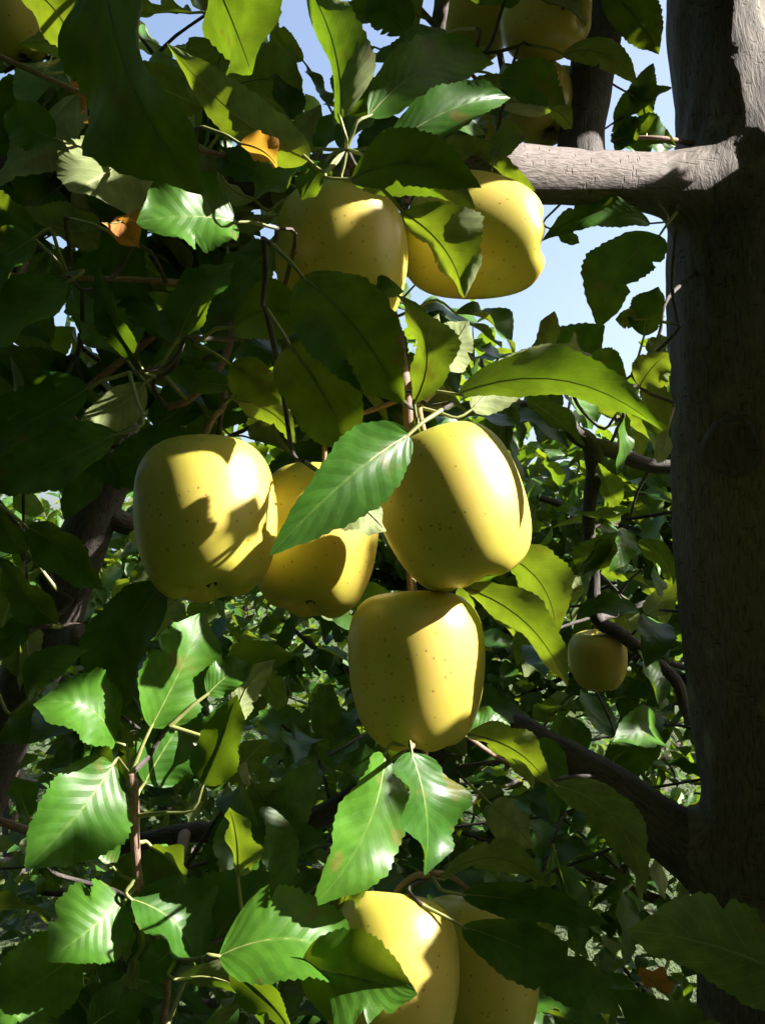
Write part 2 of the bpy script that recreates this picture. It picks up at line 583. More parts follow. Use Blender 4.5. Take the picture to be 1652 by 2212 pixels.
def fused_trunk(parts, voxel, smooth, mat, parent):
    """several tubes grown together into one skin with soft collars; UV in metres round and along"""
    V, F = [], []
    for v, f in parts:
        o = len(V)
        V += [tuple(map(float, q)) for q in v]
        F += [tuple(i + o for i in q) for q in f]
    me = bpy.data.meshes.new('raw')
    me.from_pydata(V, [], F)
    raw = bpy.data.objects.new('raw', me)
    COL.objects.link(raw)
    md = raw.modifiers.new('r', 'REMESH')
    md.mode = 'VOXEL'
    md.voxel_size = voxel
    ev = raw.evaluated_get(bpy.context.evaluated_depsgraph_get())
    m2 = ev.to_mesh()
    co = np.empty(len(m2.vertices) * 3)
    m2.vertices.foreach_get('co', co)
    co = co.reshape(-1, 3)
    faces = [tuple(p.vertices) for p in m2.polygons]
    ed = np.empty(len(m2.edges) * 2, dtype=np.int64)
    m2.edges.foreach_get('vertices', ed)
    ed = ed.reshape(-1, 2)
    ev.to_mesh_clear()
    bpy.data.objects.remove(raw)
    deg = np.bincount(ed.ravel(), minlength=len(co))[:, None]
    for _ in range(smooth):
        acc = np.zeros_like(co)
        np.add.at(acc, ed[:, 0], co[ed[:, 1]])
        np.add.at(acc, ed[:, 1], co[ed[:, 0]])
        co = co * .4 + .6 * acc / np.maximum(deg, 1)
    return co, faces


tv, tf, TS = tube_rows(trunk_rows, 32, 90, 0.035, 3)
SKEL.extend(TS[:, :4])
limb_rows = [(1650, 444, .88, 300), (1570, 427, .852, 262), (1515, 411, .828, 206), (1475, 402, .814, 162), (1440, 398, .804, 136), (1400, 395, .792, 123), (1370, 392, .784, 120), (1250, 384, .755, 118), (1110, 376, .72, 128),
             (1060, 372, .71, 132), (960, 378, .70, 118), (820, 385, .70, 112), (640, 392, .70, 112), (430, 396, .71, 112), (250, 396, .73, 114), (100, 385, .73, 124), (0, 378, .72, 118), (-160, 360, .7, 104), (-500, 330, .68, 80)]
fat = lambda rows: [(x, y, d, w * 1.07) for x, y, d, w in rows]
sv1, sf1, LS = tube_rows(fat(limb_rows), 26, 90, .05, 5)
SKEL.extend(np.column_stack([LS[:, :3], LS[:, 3] * .93]))
low_rows = [(1720, 1900, .86, 210), (1620, 1878, .85, 210), (1540, 1850, .845, 180), (1490, 1826, .845, 150), (1440, 1797, .845, 128), (1370, 1738, .847, 108), (1310, 1690, .85, 96), (1240, 1648, .855, 86), (1200, 1628, .86, 70)]
sv2, sf2, LS2 = tube_rows(fat(low_rows), 24, 44, .05, 8)
SKEL.extend(LS2[:, :4])
co, fc = fused_trunk([(tv, tf), (sv1, sf1), (sv2, sf2)], .006, 11, M_BARK, TREE)
ax = np.column_stack([np.interp(co[:, 2], TS[::-1, 2], TS[::-1, k]) for k in (0, 1)])
rel = co[:, :2] - ax
trunk_uv = np.column_stack([np.arctan2(rel[:, 0], -rel[:, 1]) * .075, co[:, 2]])
from mathutils import noise as mnoise
rad_ = np.linalg.norm(rel, axis=1, keepdims=True)
out_ = np.column_stack([rel / np.maximum(rad_, 1e-6), np.zeros(len(co))])
rel_h = np.array([mnoise.fractal((p[0] * 38, p[1] * 38, p[2] * 11), 1.0, 2.0, 4) * .0034 + mnoise.noise((p[0] * 9, p[1] * 9, p[2] * 7)) * .005 for p in co])
co = co + out_ * (rel_h * np.clip(1.6 - np.abs(rad_[:, 0] - .075) / .03, 0, 1))[:, None]
# the skin is parted where the limbs leave the trunk: trunk, level limb, lower limb
pj = np.column_stack([826 + FPX * (co - CAM) @ RIGHT / ((co - CAM) @ FWD), 1106 - FPX * (co - CAM) @ UP / ((co - CAM) @ FWD)])
owner = np.zeros(len(fc), int)
for i, f in enumerate(fc):
    x, y = pj[list(f)].mean(0)
    if x < 1438 and y < 700:
        owner[i] = 1
    elif x < 1484 and 1400 < y < 2100:
        owner[i] = 2


def round_uv(LSx, r):
    o = np.argsort(LSx[:, 0])
    yc, zc = (np.interp(co[:, 0], LSx[o, 0], LSx[o, k]) for k in (1, 2))
    return np.column_stack([np.arctan2(co[:, 2] - zc, -(co[:, 1] - yc)) * r, co[:, 0]])


def part_of(name, k, mat, uv):
    fs = [fc[i] for i in np.nonzero(owner == k)[0]]
    ids = sorted({v for f in fs for v in f})
    new = {v: j for j, v in enumerate(ids)}
    return mesh_obj(name, co[ids], [tuple(new[v] for v in f) for f in fs], mat, TREE, uv[ids])


TRUNK = part_of('trunk', 0, M_BARK, trunk_uv)
part_of('limb', 1, M_LIMB, round_uv(LS, .024))
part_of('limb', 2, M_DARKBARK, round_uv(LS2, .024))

# ring-shaped pruning scars on the trunk
def scar(x, y, d, rpx, nrm, mat, parent, name='pruning_scar'):
    c = at(x, y, d)
    n0 = unit(camvec(nrm))
    u = unit(np.cross(n0, (0, 0, 1.0)))
    v = np.cross(n0, u)
    r = rpx * d / FPX
    prof = [(1.25, -.25), (1.12, .06), (1.0, .17), (.88, .16), (.78, .02), (.55, -.03), (.25, .0), (0.02, .02)]
    V, F, UV = [], [], []
    for i, (a, h) in enumerate(prof):
        for k in range(28):
            t = 2 * math.pi * k / 28
            rr = r * a * (1 + .05 * math.sin(3 * t + 1) + .04 * math.sin(5 * t))
            V.append(c + u * rr * math.cos(t) + v * rr * 1.05 * math.sin(t) + n0 * r * h)
            UV.append((rr * math.cos(t), rr * math.sin(t)))
    for i in range(len(prof) - 1):
        for k in range(28):
            F.append((i * 28 + k, i * 28 + (k + 1) % 28, (i + 1) * 28 + (k + 1) % 28, (i + 1) * 28 + k))
    return mesh_obj(name, V, F, mat, parent, UV)

scar(1592, 500, .786, 44, (-.22, 0, 1), M_DARKBARK, TRUNK)
scar(1582, 965, .775, 52, (-.28, -.1, 1), M_DARKBARK, TRUNK)

wood('limb', [(1270, 1665, .853, 70), (1225, 1640, .856, 78), (1190, 1623, .861, 78), (1090, 1570, .88, 70),
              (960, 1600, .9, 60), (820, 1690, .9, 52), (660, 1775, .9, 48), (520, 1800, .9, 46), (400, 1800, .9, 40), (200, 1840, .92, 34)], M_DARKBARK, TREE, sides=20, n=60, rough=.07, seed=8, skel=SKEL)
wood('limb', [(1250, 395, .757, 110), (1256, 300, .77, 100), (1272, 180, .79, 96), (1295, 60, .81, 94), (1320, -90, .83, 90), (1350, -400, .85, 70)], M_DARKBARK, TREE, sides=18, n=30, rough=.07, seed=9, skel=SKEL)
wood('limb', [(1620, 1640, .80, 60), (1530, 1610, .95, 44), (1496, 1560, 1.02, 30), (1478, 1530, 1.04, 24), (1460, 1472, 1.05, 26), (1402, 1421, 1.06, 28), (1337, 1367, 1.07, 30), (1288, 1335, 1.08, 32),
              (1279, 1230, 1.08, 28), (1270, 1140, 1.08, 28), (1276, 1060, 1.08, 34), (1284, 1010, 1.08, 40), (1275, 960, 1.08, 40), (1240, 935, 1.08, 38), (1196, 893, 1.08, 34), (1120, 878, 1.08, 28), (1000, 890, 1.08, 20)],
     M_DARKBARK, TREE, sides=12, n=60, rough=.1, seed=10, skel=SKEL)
wood('twig', [(1276, 962, 1.08, 36), (1330, 975, 1.09, 36), (1400, 1005, 1.1, 34), (1520, 1010, 1.1, 26)], M_DARKBARK, TREE, n=14, seed=11, skel=SKEL)
wood('twig', [(1340, 1370, 1.07, 14), (1400, 1405, 1.12, 14), (1470, 1440, 1.15, 13), (1560, 1450, 1.15, 10)], M_DARKBARK, TREE, n=14, seed=12, skel=SKEL)
wood('twig', [(1288, 1335, 1.08, 16), (1340, 1325, 1.12, 14), (1400, 1300, 1.16, 12), (1480, 1285, 1.2, 10)], M_DARKBARK, TREE, n=14, seed=13, skel=SKEL)

H1, S1 = wood('twig', [(735, 400, .72, 34), (790, 520, .66, 26), (850, 690, .61, 24), (878, 850, .57, 22), (882, 1000, .57, 20), (888, 1250, .57, 20), (905, 1480, .57, 18), (916, 1620, .55, 16), (932, 1760, .53, 14), (930, 1895, .505, 13)],
               M_TWIG, TREE, n=60, seed=14, skel=SKEL)
H2, S2 = wood('twig', [(490, 400, .72, 30), (505, 560, .66, 22), (500, 720, .58, 18), (470, 800, .55, 16), (410, 862, .53, 15), (362, 880, .53, 16)], M_TWIG, TREE, n=34, seed=15, skel=SKEL)
wood('twig', [(470, 800, .55, 14), (486, 850, .53, 13), (480, 885, .52, 13)], M_TWIG, TREE, n=8, seed=16, skel=SKEL)
wood('twig', [(878, 850, .57, 16), (890, 834, .55, 20), (900, 858, .54, 24), (906, 880, .535, 26)], M_TWIG, TREE, n=14, seed=17, rough=.2, skel=SKEL)
wood('twig', [(878, 858, .57, 12), (790, 890, .58, 11), (700, 905, .585, 12)], M_TWIG, TREE, n=12, seed=18, skel=SKEL)
wood('twig', [(735, 392, .71, 26), (745, 372, .62, 22), (742, 388, .56, 20)], M_TWIG, TREE, n=10, seed=19, skel=SKEL)
wood('twig', [(890, 392, .71, 24), (880, 420, .64, 20), (873, 448, .605, 18)], M_TWIG, TREE, n=10, seed=20, skel=SKEL)
wood('twig', [(640, 360, .71, 20), (474, 333, .56, 12), (416, 315, .53, 11), (307, 268, .51, 11), (253, 235, .5, 11), (137, 184, .5, 12), (0, 123, .5, 13), (-160, 60, .5, 13)], M_TWIG, TREE, n=40, seed=21, skel=SKEL)
wood('twig', [(505, 600, .65, 14), (440, 618, .6, 13), (388, 612, .56, 16), (300, 604, .55, 12), (195, 601, .54, 11), (83, 598, .53, 11), (-80, 590, .53, 12)], M_TWIG, TREE, n=34, seed=22, skel=SKEL)
wood('twig', [(400, 1800, .9, 26), (360, 1960, .62, 22), (310, 1960, .45, 20), (303, 1930, .43, 21), (292, 1815, .425, 20), (290, 1720, .425, 21), (286, 1692, .425, 26), (284, 1670, .425, 15)], M_TWIG, TREE, n=40, seed=23, rough=.12, skel=SKEL, label='reddish young shoot with pale specks')
wood('twig', [(310, 1960, .45, 16), (350, 2060, .45, 14), (362, 2140, .44, 16), (350, 2230, .44, 16), (330, 2400, .46, 18)], M_TWIG, TREE, n=20, seed=24, skel=SKEL)
wood('twig', [(1256, 310, .76, 20), (1130, 260, .8, 16), (1078, 110, .83, 14), (1068, -90, .85, 12)], M_TWIG, TREE, n=20, seed=25, skel=SKEL)
wood('twig', [(940, 380, .72, 40), (944, 200, .74, 34), (946, 60, .72, 32), (956, -20, .71, 32), (970, -300, .72, 26)], M_LIMB, TREE, n=26, sides=12, seed=26, skel=SKEL)
wood('twig', [(760, 388, .71, 22), (748, 345, .6, 18), (752, 330, .52, 14), (748, 322, .47, 12)], M_TWIG, TREE, n=14, seed=27, skel=SKEL)
wood('twig', [(1540, 560, .86, 12), (1445, 640, .74, 8), (1425, 715, .73, 8), (1408, 770, .73, 7), (1380, 840, .74, 6)], M_DARKBARK, TREE, n=20, seed=28, skel=SKEL)
wood('twig', [(1580, 330, .88, 16), (1440, 300, .80, 10), (1345, 300, .8, 9), (1320, 305, .8, 7)], M_TWIG, TREE, n=16, seed=29, skel=SKEL)
wood('twig', [(905, 1500, .57, 14), (960, 1560, .55, 12), (1000, 1585, .53, 11), (1080, 1640, .56, 10), (1180, 1690, .57, 9)], M_TWIG, TREE, n=18, seed=30, skel=SKEL)
wood('twig', [(888, 1230, .57, 14), (970, 1255, .55, 12), (1060, 1200, .54, 10)], M_TWIG, TREE, n=12, seed=31, skel=SKEL)
wood('twig', [(505, 560, .66, 20), (360, 700, .62, 18), (200, 830, .6, 16), (60, 960, .6, 14), (-80, 1050, .6, 12)], M_TWIG, TREE, n=24, seed=32, skel=SKEL)
wood('twig', [(120, 385, .72, 24), (60, 560, .62, 18), (0, 700, .56, 14), (-60, 800, .55, 12)], M_TWIG, TREE, n=20, seed=33, skel=SKEL)

wood('twig', [(912, 1590, .555, 14), (896, 1600, .50, 13), (890, 1612, .455, 12), (886, 1616, .41, 9)], M_TWIG, TREE, n=12, seed=36, skel=SKEL)
wood('twig', [(700, 905, .585, 11), (694, 896, .565, 10), (684, 890, .55, 8)], M_TWIG, TREE, n=8, seed=37, skel=SKEL)
wood('twig', [(200, 1840, .92, 20), (-120, 1720, .7, 18), (-60, 1520, .46, 14), (40, 1370, .43, 12), (110, 1352, .41, 9)], M_TWIG, TREE, n=20, seed=38, skel=SKEL)
wood('twig', [(350, 2060, .45, 13), (398, 2074, .41, 11), (440, 2070, .362, 10)], M_TWIG, TREE, n=10, seed=39, skel=SKEL)
wood('twig', [(1720, 2300, .80, 40), (1900, 2230, .6, 24), (1860, 2160, .42, 20), (1800, 2142, .385, 16)], M_TWIG, TREE, n=16, seed=34, skel=SKEL)
wood('twig', [(970, -280, .72, 20), (700, -300, .55, 16), (450, -200, .45, 14), (230, -230, .31, 12), (-40, -120, .42, 12)], M_TWIG, TREE, n=30, seed=35, skel=SKEL)

# ------------------------------------------------------------------ traced leaves of the front tree
# base x y, tip x y, width (view pixels), depth, tip depth offset, facing, sideways bow, bend, fold
LEAVES = """
220 -165 412 424 240 .300 .000 K -.05 .05 12
10 -60 178 128 120 .450 -.01 U .08 .04 18
178 130 48 96 66 .470 .02 U -.10 .06 20
322 294 148 418 190 .520 -.01 P .02 .05 10
332 306 298 444 70 .540 .00 P .06 .03 12
512 480 296 478 172 .450 -.01 T -.02 .05 16
217 493 50 446 82 .510 .02 V .16 .10 20
75 515 -40 405 110 .480 .00 D .04 .06 15
75 515 -70 605 130 .460 .00 F .04 .06 15
412 28 296 34 92 .520 .02 T .02 .06 16
448 -80 545 160 205 .420 -.01 U -.03 .05 12
668 346 370 98 112 .450 .03 V .07 .07 18
487 206 398 180 66 .540 .02 P -.10 .05 20
492 206 532 292 60 .540 .00 P .10 .05 20
576 378 464 344 86 .560 .01 D -.05 .05 14
550 432 470 370 48 .550 .00 P .08 .05 20
590 468 484 502 40 .560 .01 P -.05 .05 18
602 505 580 592 46 .540 .00 P .05 .03 10
736 260 636 -80 125 .440 .03 U -.06 .05 34
655 132 588 44 56 .800 .00 D .10 .05 20
625 258 600 156 76 .620 .00 T .06 .05 14
706 222 664 140 66 .620 .00 T .06 .05 14
664 326 692 228 74 .600 .00 P .06 .05 14
690 332 736 228 60 .580 .00 D -.05 .05 14
735 322 810 252 66 .500 .01 D .05 .05 20
740 226 814 112 66 .520 .01 D .05 .05 20
855 26 714 18 60 .640 .00 D .05 .05 20
884 70 798 -30 100 .620 .00 D .05 .05 14
810 102 732 66 48 .700 .00 P .05 .05 20
968 70 802 132 76 .560 .00 T .10 .06 18
795 252 1068 136 128 .470 .01 T .10 .06 16
832 322 1108 206 118 .450 -.01 T .05 .07 30
770 375 838 318 64 .560 .01 D .05 .05 20
850 312 1054 288 96 .500 .01 D .14 .06 14
1068 342 1092 252 70 .640 .01 U -.05 .05 14
935 330 1046 300 52 .600 .01 U -.05 .05 14
758 386 1038 402 128 .440 -.02 D .12 .06 14
758 390 1032 446 84 .470 -.01 U .10 .06 24
646 346 546 428 118 .480 .00 D .02 .05 14
704 350 650 430 88 .470 .00 D .02 .05 14
868 458 1004 644 128 .470 .00 U .08 .05 36
652 596 873 872 205 .400 -.01 D .05 .05 12
625 745 762 986 175 .410 -.01 D .06 .05 12
504 708 682 698 140 .450 -.01 D .16 .06 16
790 640 872 628 60 .500 .00 F .10 .05 14
894 872 858 634 96 .450 -.01 U -.16 .05 26
915 788 946 678 66 .520 .00 P -.08 .05 14
963 798 1012 694 108 .500 .00 P .03 .04 14
982 676 1114 772 80 .600 .00 T .12 .05 14
985 852 1430 928 104 .480 -.02 V .12 .08 24
1018 884 1242 744 98 .540 .00 P .05 .06 14
1302 812 1236 716 78 .600 .00 P .05 .06 16
1250 800 1354 820 90 .640 .00 D .15 .06 16
1174 752 1198 672 46 .660 .00 U .10 .06 16
1380 834 1442 762 108 .620 .00 U .06 .05 14
1424 508 1290 708 138 .640 .00 D -.10 .05 12
1390 726 1420 616 74 .640 .00 D .05 .05 14
1376 690 1328 690 40 .640 .00 U .05 .05 14
1405 768 1448 730 50 .680 .00 P .05 .05 14
1388 832 1440 916 54 .700 .00 U .05 .05 14
1440 930 1418 1002 44 .660 .00 P .05 .05 14
1308 -22 1422 116 100 .680 .00 D .06 .05 14
1214 116 1378 188 58 .640 .00 V .20 .06 16
1398 262 1408 132 56 .800 .00 D .10 .05 16
1325 264 1452 184 58 .800 .00 D .05 .05 16
1322 302 1462 312 96 .800 .00 D .05 .05 14
1078 168 1222 230 96 .600 .00 D .08 .05 12
1190 236 1234 278 34 .600 .00 U .10 .05 20
1182 6 1268 50 50 .660 .00 T .05 .05 20
1404 482 1168 522 80 .760 .00 D -.14 .06 14
1205 500 1252 524 36 .800 .00 D -.05 .05 14
302 784 204 570 72 .490 .00 D .04 .05 18
270 770 158 612 125 .520 .00 S .08 .05 14
386 732 504 566 120 .500 .00 D .03 .05 16
504 832 352 796 60 .520 .00 D .06 .05 14
330 798 440 770 44 .520 .00 T .10 .05 18
312 828 174 914 86 .500 .00 P .06 .05 14
192 838 -50 962 160 .470 .00 D .06 .05 14
252 938 -40 1052 140 .450 .00 F .05 .06 16
176 925 256 1060 80 .500 .00 D .05 .05 14
602 908 508 856 60 .560 .00 U .05 .05 14
150 608 -40 742 150 .460 .00 D .05 .05 14
498 788 612 872 100 .460 .00 D .05 .05 14
672 876 618 836 52 .540 .00 P .05 .05 14
510 866 642 956 66 .520 .00 U .10 .05 20
884 938 596 1200 150 .385 .000 S -.06 .08 26
735 1058 834 1148 92 .430 .00 P .06 .05 12
352 1258 246 1548 178 .500 .00 D -.06 .05 14
326 1572 446 1322 142 0.433 .00 T .02 .05 14
250 1602 74 1520 92 0.430 -.01 T -.16 .07 20
448 1500 542 1430 74 0.445 .00 T .05 .05 14
510 1562 594 1424 66 0.442 .00 P .12 .05 20
312 1692 432 1518 140 0.434 .00 T .04 .05 14
438 1694 512 1500 118 0.424 .00 D -.04 .05 14
58 1512 188 1400 80 0.421 .00 D .12 .06 14
58 1138 218 1278 112 .440 .00 D .10 .05 14
126 1348 8 1212 100 0.415 .00 D .05 .05 14
60 1192 -20 1090 80 .460 .00 D .05 .05 14
66 1340 -20 1420 70 0.421 .00 D .05 .05 14
246 1650 60 1874 142 0.427 -.01 T .03 .05 16
62 1764 34 1676 70 0.439 .00 T .05 .05 14
246 1874 176 1798 52 0.430 .00 T .10 .05 24
326 1828 404 1906 60 0.430 .00 U .06 .05 22
266 1948 104 2072 152 0.424 -.01 T .02 .05 14
284 1942 428 2098 128 0.422 .00 T .12 .06 28
270 1968 276 2078 46 0.424 .00 U -.08 .05 20
378 2040 298 2112 80 0.427 .00 T .05 .05 20
292 2070 240 2152 60 0.427 .00 U .10 .10 30
172 2058 -40 2196 150 0.418 .00 T .02 .05 16
190 2222 312 2150 100 0.421 .00 T .05 .05 14
378 2114 586 2236 112 0.415 .00 V .14 .08 18
438 2074 594 1886 200 .470 .00 D .02 .05 12
514 1894 498 1742 84 0.433 .00 U .02 .05 16
472 2066 790 2104 130 .355 -.01 T .14 .06 22
648 2088 900 2150 178 .350 -.01 F .03 .05 12
498 2096 626 2236 100 0.415 .00 D .14 .08 16
832 1630 680 1960 140 .465 -.01 T .06 .05 16
832 1676 714 1998 130 .480 .00 D .04 .05 16
888 1624 926 1890 190 .398 -.01 T .03 .05 14
1068 1190 1206 1372 110 .520 .00 U .14 .05 16
1000 1268 1230 1480 92 .490 -.01 U .10 .05 22
1008 1586 1192 1698 88 .490 .00 U .10 .05 24
1012 1588 1102 1566 60 .510 .00 T .14 .05 18
1050 1602 1152 1708 58 .510 .00 U .08 .05 20
1128 1618 1228 1668 88 .600 .00 F .05 .05 12
1194 1694 1394 1928 108 .540 .00 V .14 .07 14
1060 1738 1152 1832 88 .600 .00 P .05 .05 14
1286 1780 1282 1842 48 .650 .00 F .05 .05 14
950 1900 1198 1938 98 .500 .00 V .18 .08 14
996 1932 1314 1996 88 .480 .00 D .06 .05 14
996 2000 1348 2204 140 .460 .00 D .08 .05 14
1760 2140 1350 2008 240 .380 .02 Q -.04 .05 10
1560 2240 1320 2140 130 .420 .00 D .05 .05 14
1130 -20 1012 -10 90 .700 .00 D .05 .05 14
1360 250 1330 330 60 .800 .00 D .05 .05 14
560 560 470 640 110 .560 .00 D .05 .05 14
120 300 10 240 110 .560 .00 D .05 .05 14
"""
DEAD = """
240 205 180 264 90 .470 .00 U .05 .10 34
150 178 178 246 44 .505 .00 U .05 .10 34
302 450 220 484 52 .450 .00 P .05 .10 34
230 498 304 532 58 .450 .00 U .05 .10 30
518 310 600 360 54 .440 .00 U .05 .10 30
1440 2150 1380 2088 60 .430 .00 V .05 .05 20
700 1900 760 1850 40 .620 .00 V .05 .05 20
"""
NFRONT = 0
LEAFROW = {}


def parse(tab):
    for ln in tab.strip().splitlines():
        q = ln.split()
        yield [float(v) for v in q[:7]] + [q[7]] + [float(v) for v in q[8:]]


def skel_near(p):
    A = np.asarray(SKEL)
    d = np.linalg.norm(A[:, :3] - p, axis=1) - A[:, 3]
    i = int(np.argmin(d))
    return A[i], d[i]


# where the big apples hang: no twig may cross in front of one
HANG = [(738, 560, 141, .53), (1022, 510, 134, .585), (446, 1108, 151, .5), (682, 1152, 137, .57), (974, 1090, 157, .49), (900, 1434, 148, .5), (848, 2094, 142, .47)]


def crosses(p, q):
    for t in np.linspace(0, 1, 9):
        x, y, dep = project(p * (1 - t) + q * t)
        for ax_, ay_, ar_, ad_ in HANG:
            if dep < ad_ + .02 and math.hypot(x - ax_, y - ay_) < ar_ * 1.0:
                return True
    return False


def best_anchor(p, a, far=.02):
    """wood that lies near p and rather behind the leaf (against its direction a) than under it"""
    A = np.asarray(SKEL)
    v = A[:, :3] - p
    d = np.linalg.norm(v, axis=1)
    c = (v @ a) / (d + 1e-9)
    order = np.argsort(d - A[:, 3] + far * (1 + c))
    i = int(order[0])
    if d[i] > .02 and not any(math.hypot(project(p)[0] - q[0], project(p)[1] - q[1]) < q[2] for q in HANG):
        for k in order[:900:6]:
            if not crosses(p, A[k][:3]):
                i = int(k)
                break
    return A[i], d[i] - A[i][3], c[i]


def grow_stalk(B, a, L, parent, seed, reach=0.024):
    """foot of the leaf stalk: on the wood when near, else at the end of a thin twig that is built to the wood"""
    q, d, c = best_anchor(B, a, .03)
    if d < 0.042 and c < .5:
        return q[:3]
    E = B - a * reach + np.array((0, .003, -.002))
    q, d, c = best_anchor(E, a, .02)
    if d < 0.008:
        return q[:3]
    m1 = E - a * min(.2 * d, .01) + np.array((0, min(.25 * d, .012), 0))
    m2 = q[:3] * .55 + m1 * .45 + np.array((0, min(.2 * d, .015), -.002))
    S = spline(np.hstack([np.array([q[:3], m2, m1, E]), [[.0016], [.0014], [.0012], [.0010]]]), 11)
    V, F, UV = tube_data(S[:, :3], S[:, 3], 6, .1, seed)
    mesh_obj('twig', V, F, M_DARKBARK, parent, UV)
    SKEL.extend(S[3:])
    return E


jobs = []
for tab, mat in ((LEAVES, M_LEAF), (DEAD, M_DEAD)):
    for row in parse(tab):
        jobs.append((row, mat))
CORE = np.asarray(SKEL)
jobs.sort(key=lambda q: float(np.min(np.linalg.norm(CORE[:, :3] - at(q[0][0], q[0][1], q[0][5]), axis=1) - CORE[:, 3])))
for i, ((bx, by, tx, ty, w, d, dz, face, cv, bend, fold), mat) in enumerate(jobs):
    g = np.random.default_rng(100 + i)
    lp = math.hypot(tx - bx, ty - by)
    pr = ((tx - bx) * .82 - (ty - by) * .57) / lp
    if face in 'TSP':
        dz += .5 * lp * d / FPX * pr            # blades that turn their visible side to the sun
    elif face == 'U':
        dz -= .35 * lp * d / FPX * pr           # blades seen against the light
    B, T = at(bx, by, d), at(tx, ty, d + dz)
    a = unit(T - B)
    L = np.linalg.norm(T - B)
    hint = np.array(FACE[face]) + g.normal(0, .1, 3)
    nrm = camvec(hint)
    npp = unit(nrm - a * np.dot(nrm, a))
    see = max(abs(np.dot(npp, FWD)), .36)
    wid = w * d / FPX / see * 0.94
    wid = min(wid, L * 0.95)
    ax, ay = tx - bx, -(ty - by)
    nn = math.hypot(ax, ay)
    cvec = camvec((-ay / nn, ax / nn, 0)) * cv
    st = grow_stalk(B, a, L, TREE, i)
    o = make_leaf(TREE, B, T, wid, nrm, cvec, st, mat, bend=bend + g.normal(0, .015), fold=fold, wave=.085 if mat is M_LEAF else .14,
              twist=g.normal(0, .18), droop=abs(g.normal(.06, .05)), g=g)
    LEAFROW[o.name] = i
    NFRONT += 1

# ------------------------------------------------------------------ apples
APROF = [(.004, .60), (.05, .61), (.12, .69), (.24, .84), (.38, .93), (.54, .95), (.72, .88), (.87, .72), (.965, .48), (1.0, .18), (.995, -.14),
         (.95, -.45), (.87, -.72), (.76, -.92), (.63, -1.04), (.49, -1.09), (.36, -1.08), (.24, -1.0), (.13, -.93), (.05, -.91), (.004, -.91)]


def make_apple(name, x, y, rpx, d, axis, hs, label, stem_to, seed, group=None, segs=44):
    g = np.random.default_rng(seed)
    P = spline(np.array(APROF), 46 if segs > 30 else 30)
    r = rpx * d / FPX
    c = at(x, y, d)
    down = unit(camvec(axis))
    u = unit(np.cross(down, FWD if abs(np.dot(down, FWD)) < .9 else UP))
    v = np.cross(down, u)
    ph = g.uniform(0, 6.28, 3)
    lop = g.normal(0, .055, 2)
    tap = g.normal(0, .03)
    V, F = [], []
    UVs = []
    for ri, (rr, zz) in enumerate(P):
        rr = rr * (1 + tap * zz)
        low = max(0, -zz) ** 1.5
        high = max(0, zz) ** 3
        for k in range(segs):
            a = 2 * math.pi * k / segs
            f = 1 + .035 * low * math.cos(5 * a + ph[0]) + .012 * math.cos(2 * a + ph[1]) + .02 * high * math.cos(3 * a + ph[2])
            z2 = zz * hs + .03 * low * math.cos(5 * a + ph[0]) * (1 if rr > .2 else 0) + rr * (lop[0] * math.cos(a) + lop[1] * math.sin(a)) * zz
            V.append(r * (u * rr * f * math.cos(a) + v * rr * f * math.sin(a) - down * z2))
            UVs.append((k / segs, ri / (len(P) - 1)))
    n = len(P)
    for i in range(n - 1):
        for k in range(segs):
            F.append((i * segs + k, i * segs + (k + 1) % segs, (i + 1) * segs + (k + 1) % segs, (i + 1) * segs + k))
    o = mesh_obj(name, V, F, M_APPLE, None, UVs)
    o.location = tuple(c)
    tag(o, label, 'apple', group)
    # stalk
    s0 = -down * (.58 * hs * r)
    s1 = -down * (1.0 * hs * r)
    e = np.asarray(stem_to) - c
    S = spline([s0, s1, s1 * .45 + e * .55 - down * .004, e], 14)
    sv, sf, su = tube_data(S, np.linspace(.0016, .0019, 14), 7, .1, seed)
    mesh_obj('stem', sv, sf, M_STEM, o, su)
    # dry calyx: five little sepals in the eye
    cv_, cf = [], []
    eye = down * (.93 * hs * r)
    for k in range(5):
        a = 2 * math.pi * k / 5 + ph[0]
        dr = u * math.cos(a) + v * math.sin(a)
        sd = -u * math.sin(a) + v * math.cos(a)
        b = len(cv_)
        for (q, h, wd) in ((.03, -.03, .05), (.08, .02, .045), (.11, .06, .025), (.09 + g.uniform(-.03, .03), .09, .005)):
            cv_ += [eye + r * (dr * q + down * h + sd * wd), eye + r * (dr * q + down * h - sd * wd), eye + r * (dr * (q + .02) + down * (h - .012))]
        for j in range(3):
            for p_, q_ in ((0, 1), (1, 2), (2, 0)):
                cf.append((b + j * 3 + p_, b + j * 3 + q_, b + j * 3 + 3 + q_, b + j * 3 + 3 + p_))
    mesh_obj('calyx', cv_, cf, M_CALYX, o)
    return o


make_apple('apple', 738, 560, 141, .530, (.04, -1, .10), 1.03, 'yellow apple close under the level limb, half covered by a large dark leaf', at(742, 388, .56), 1)
make_apple('apple', 1022, 510, 134, .585, (.95, -.12, .25), 1.0, 'yellow apple lying sideways with its calyx end pointing to the open sky', at(873, 448, .605), 2)
make_apple('apple', 446, 1108, 151, .500, (.10, -.95, .28), 1.06, 'greenish yellow apple with calyx showing below and slanting sunlight across its shaded side', at(480, 885, .52), 3)
make_apple('apple', 682, 1152, 137, .570, (-.10, -.95, .26), 1.10, 'yellow apple wedged behind others, partly hidden by a bright green leaf', at(700, 905, .585), 4)
make_apple('apple', 974, 1090, 157, .490, (.34, -.92, .16), 1.0, 'big tilted yellow apple resting on the apple below it, stalk on a brown spur', at(906, 876, .535), 5)
make_apple('apple', 900, 1434, 148, .500, (.03, -1, .16), 1.05, 'tall yellow apple with a wide white sunlit side, directly under another apple', at(888, 1250, .57), 6)
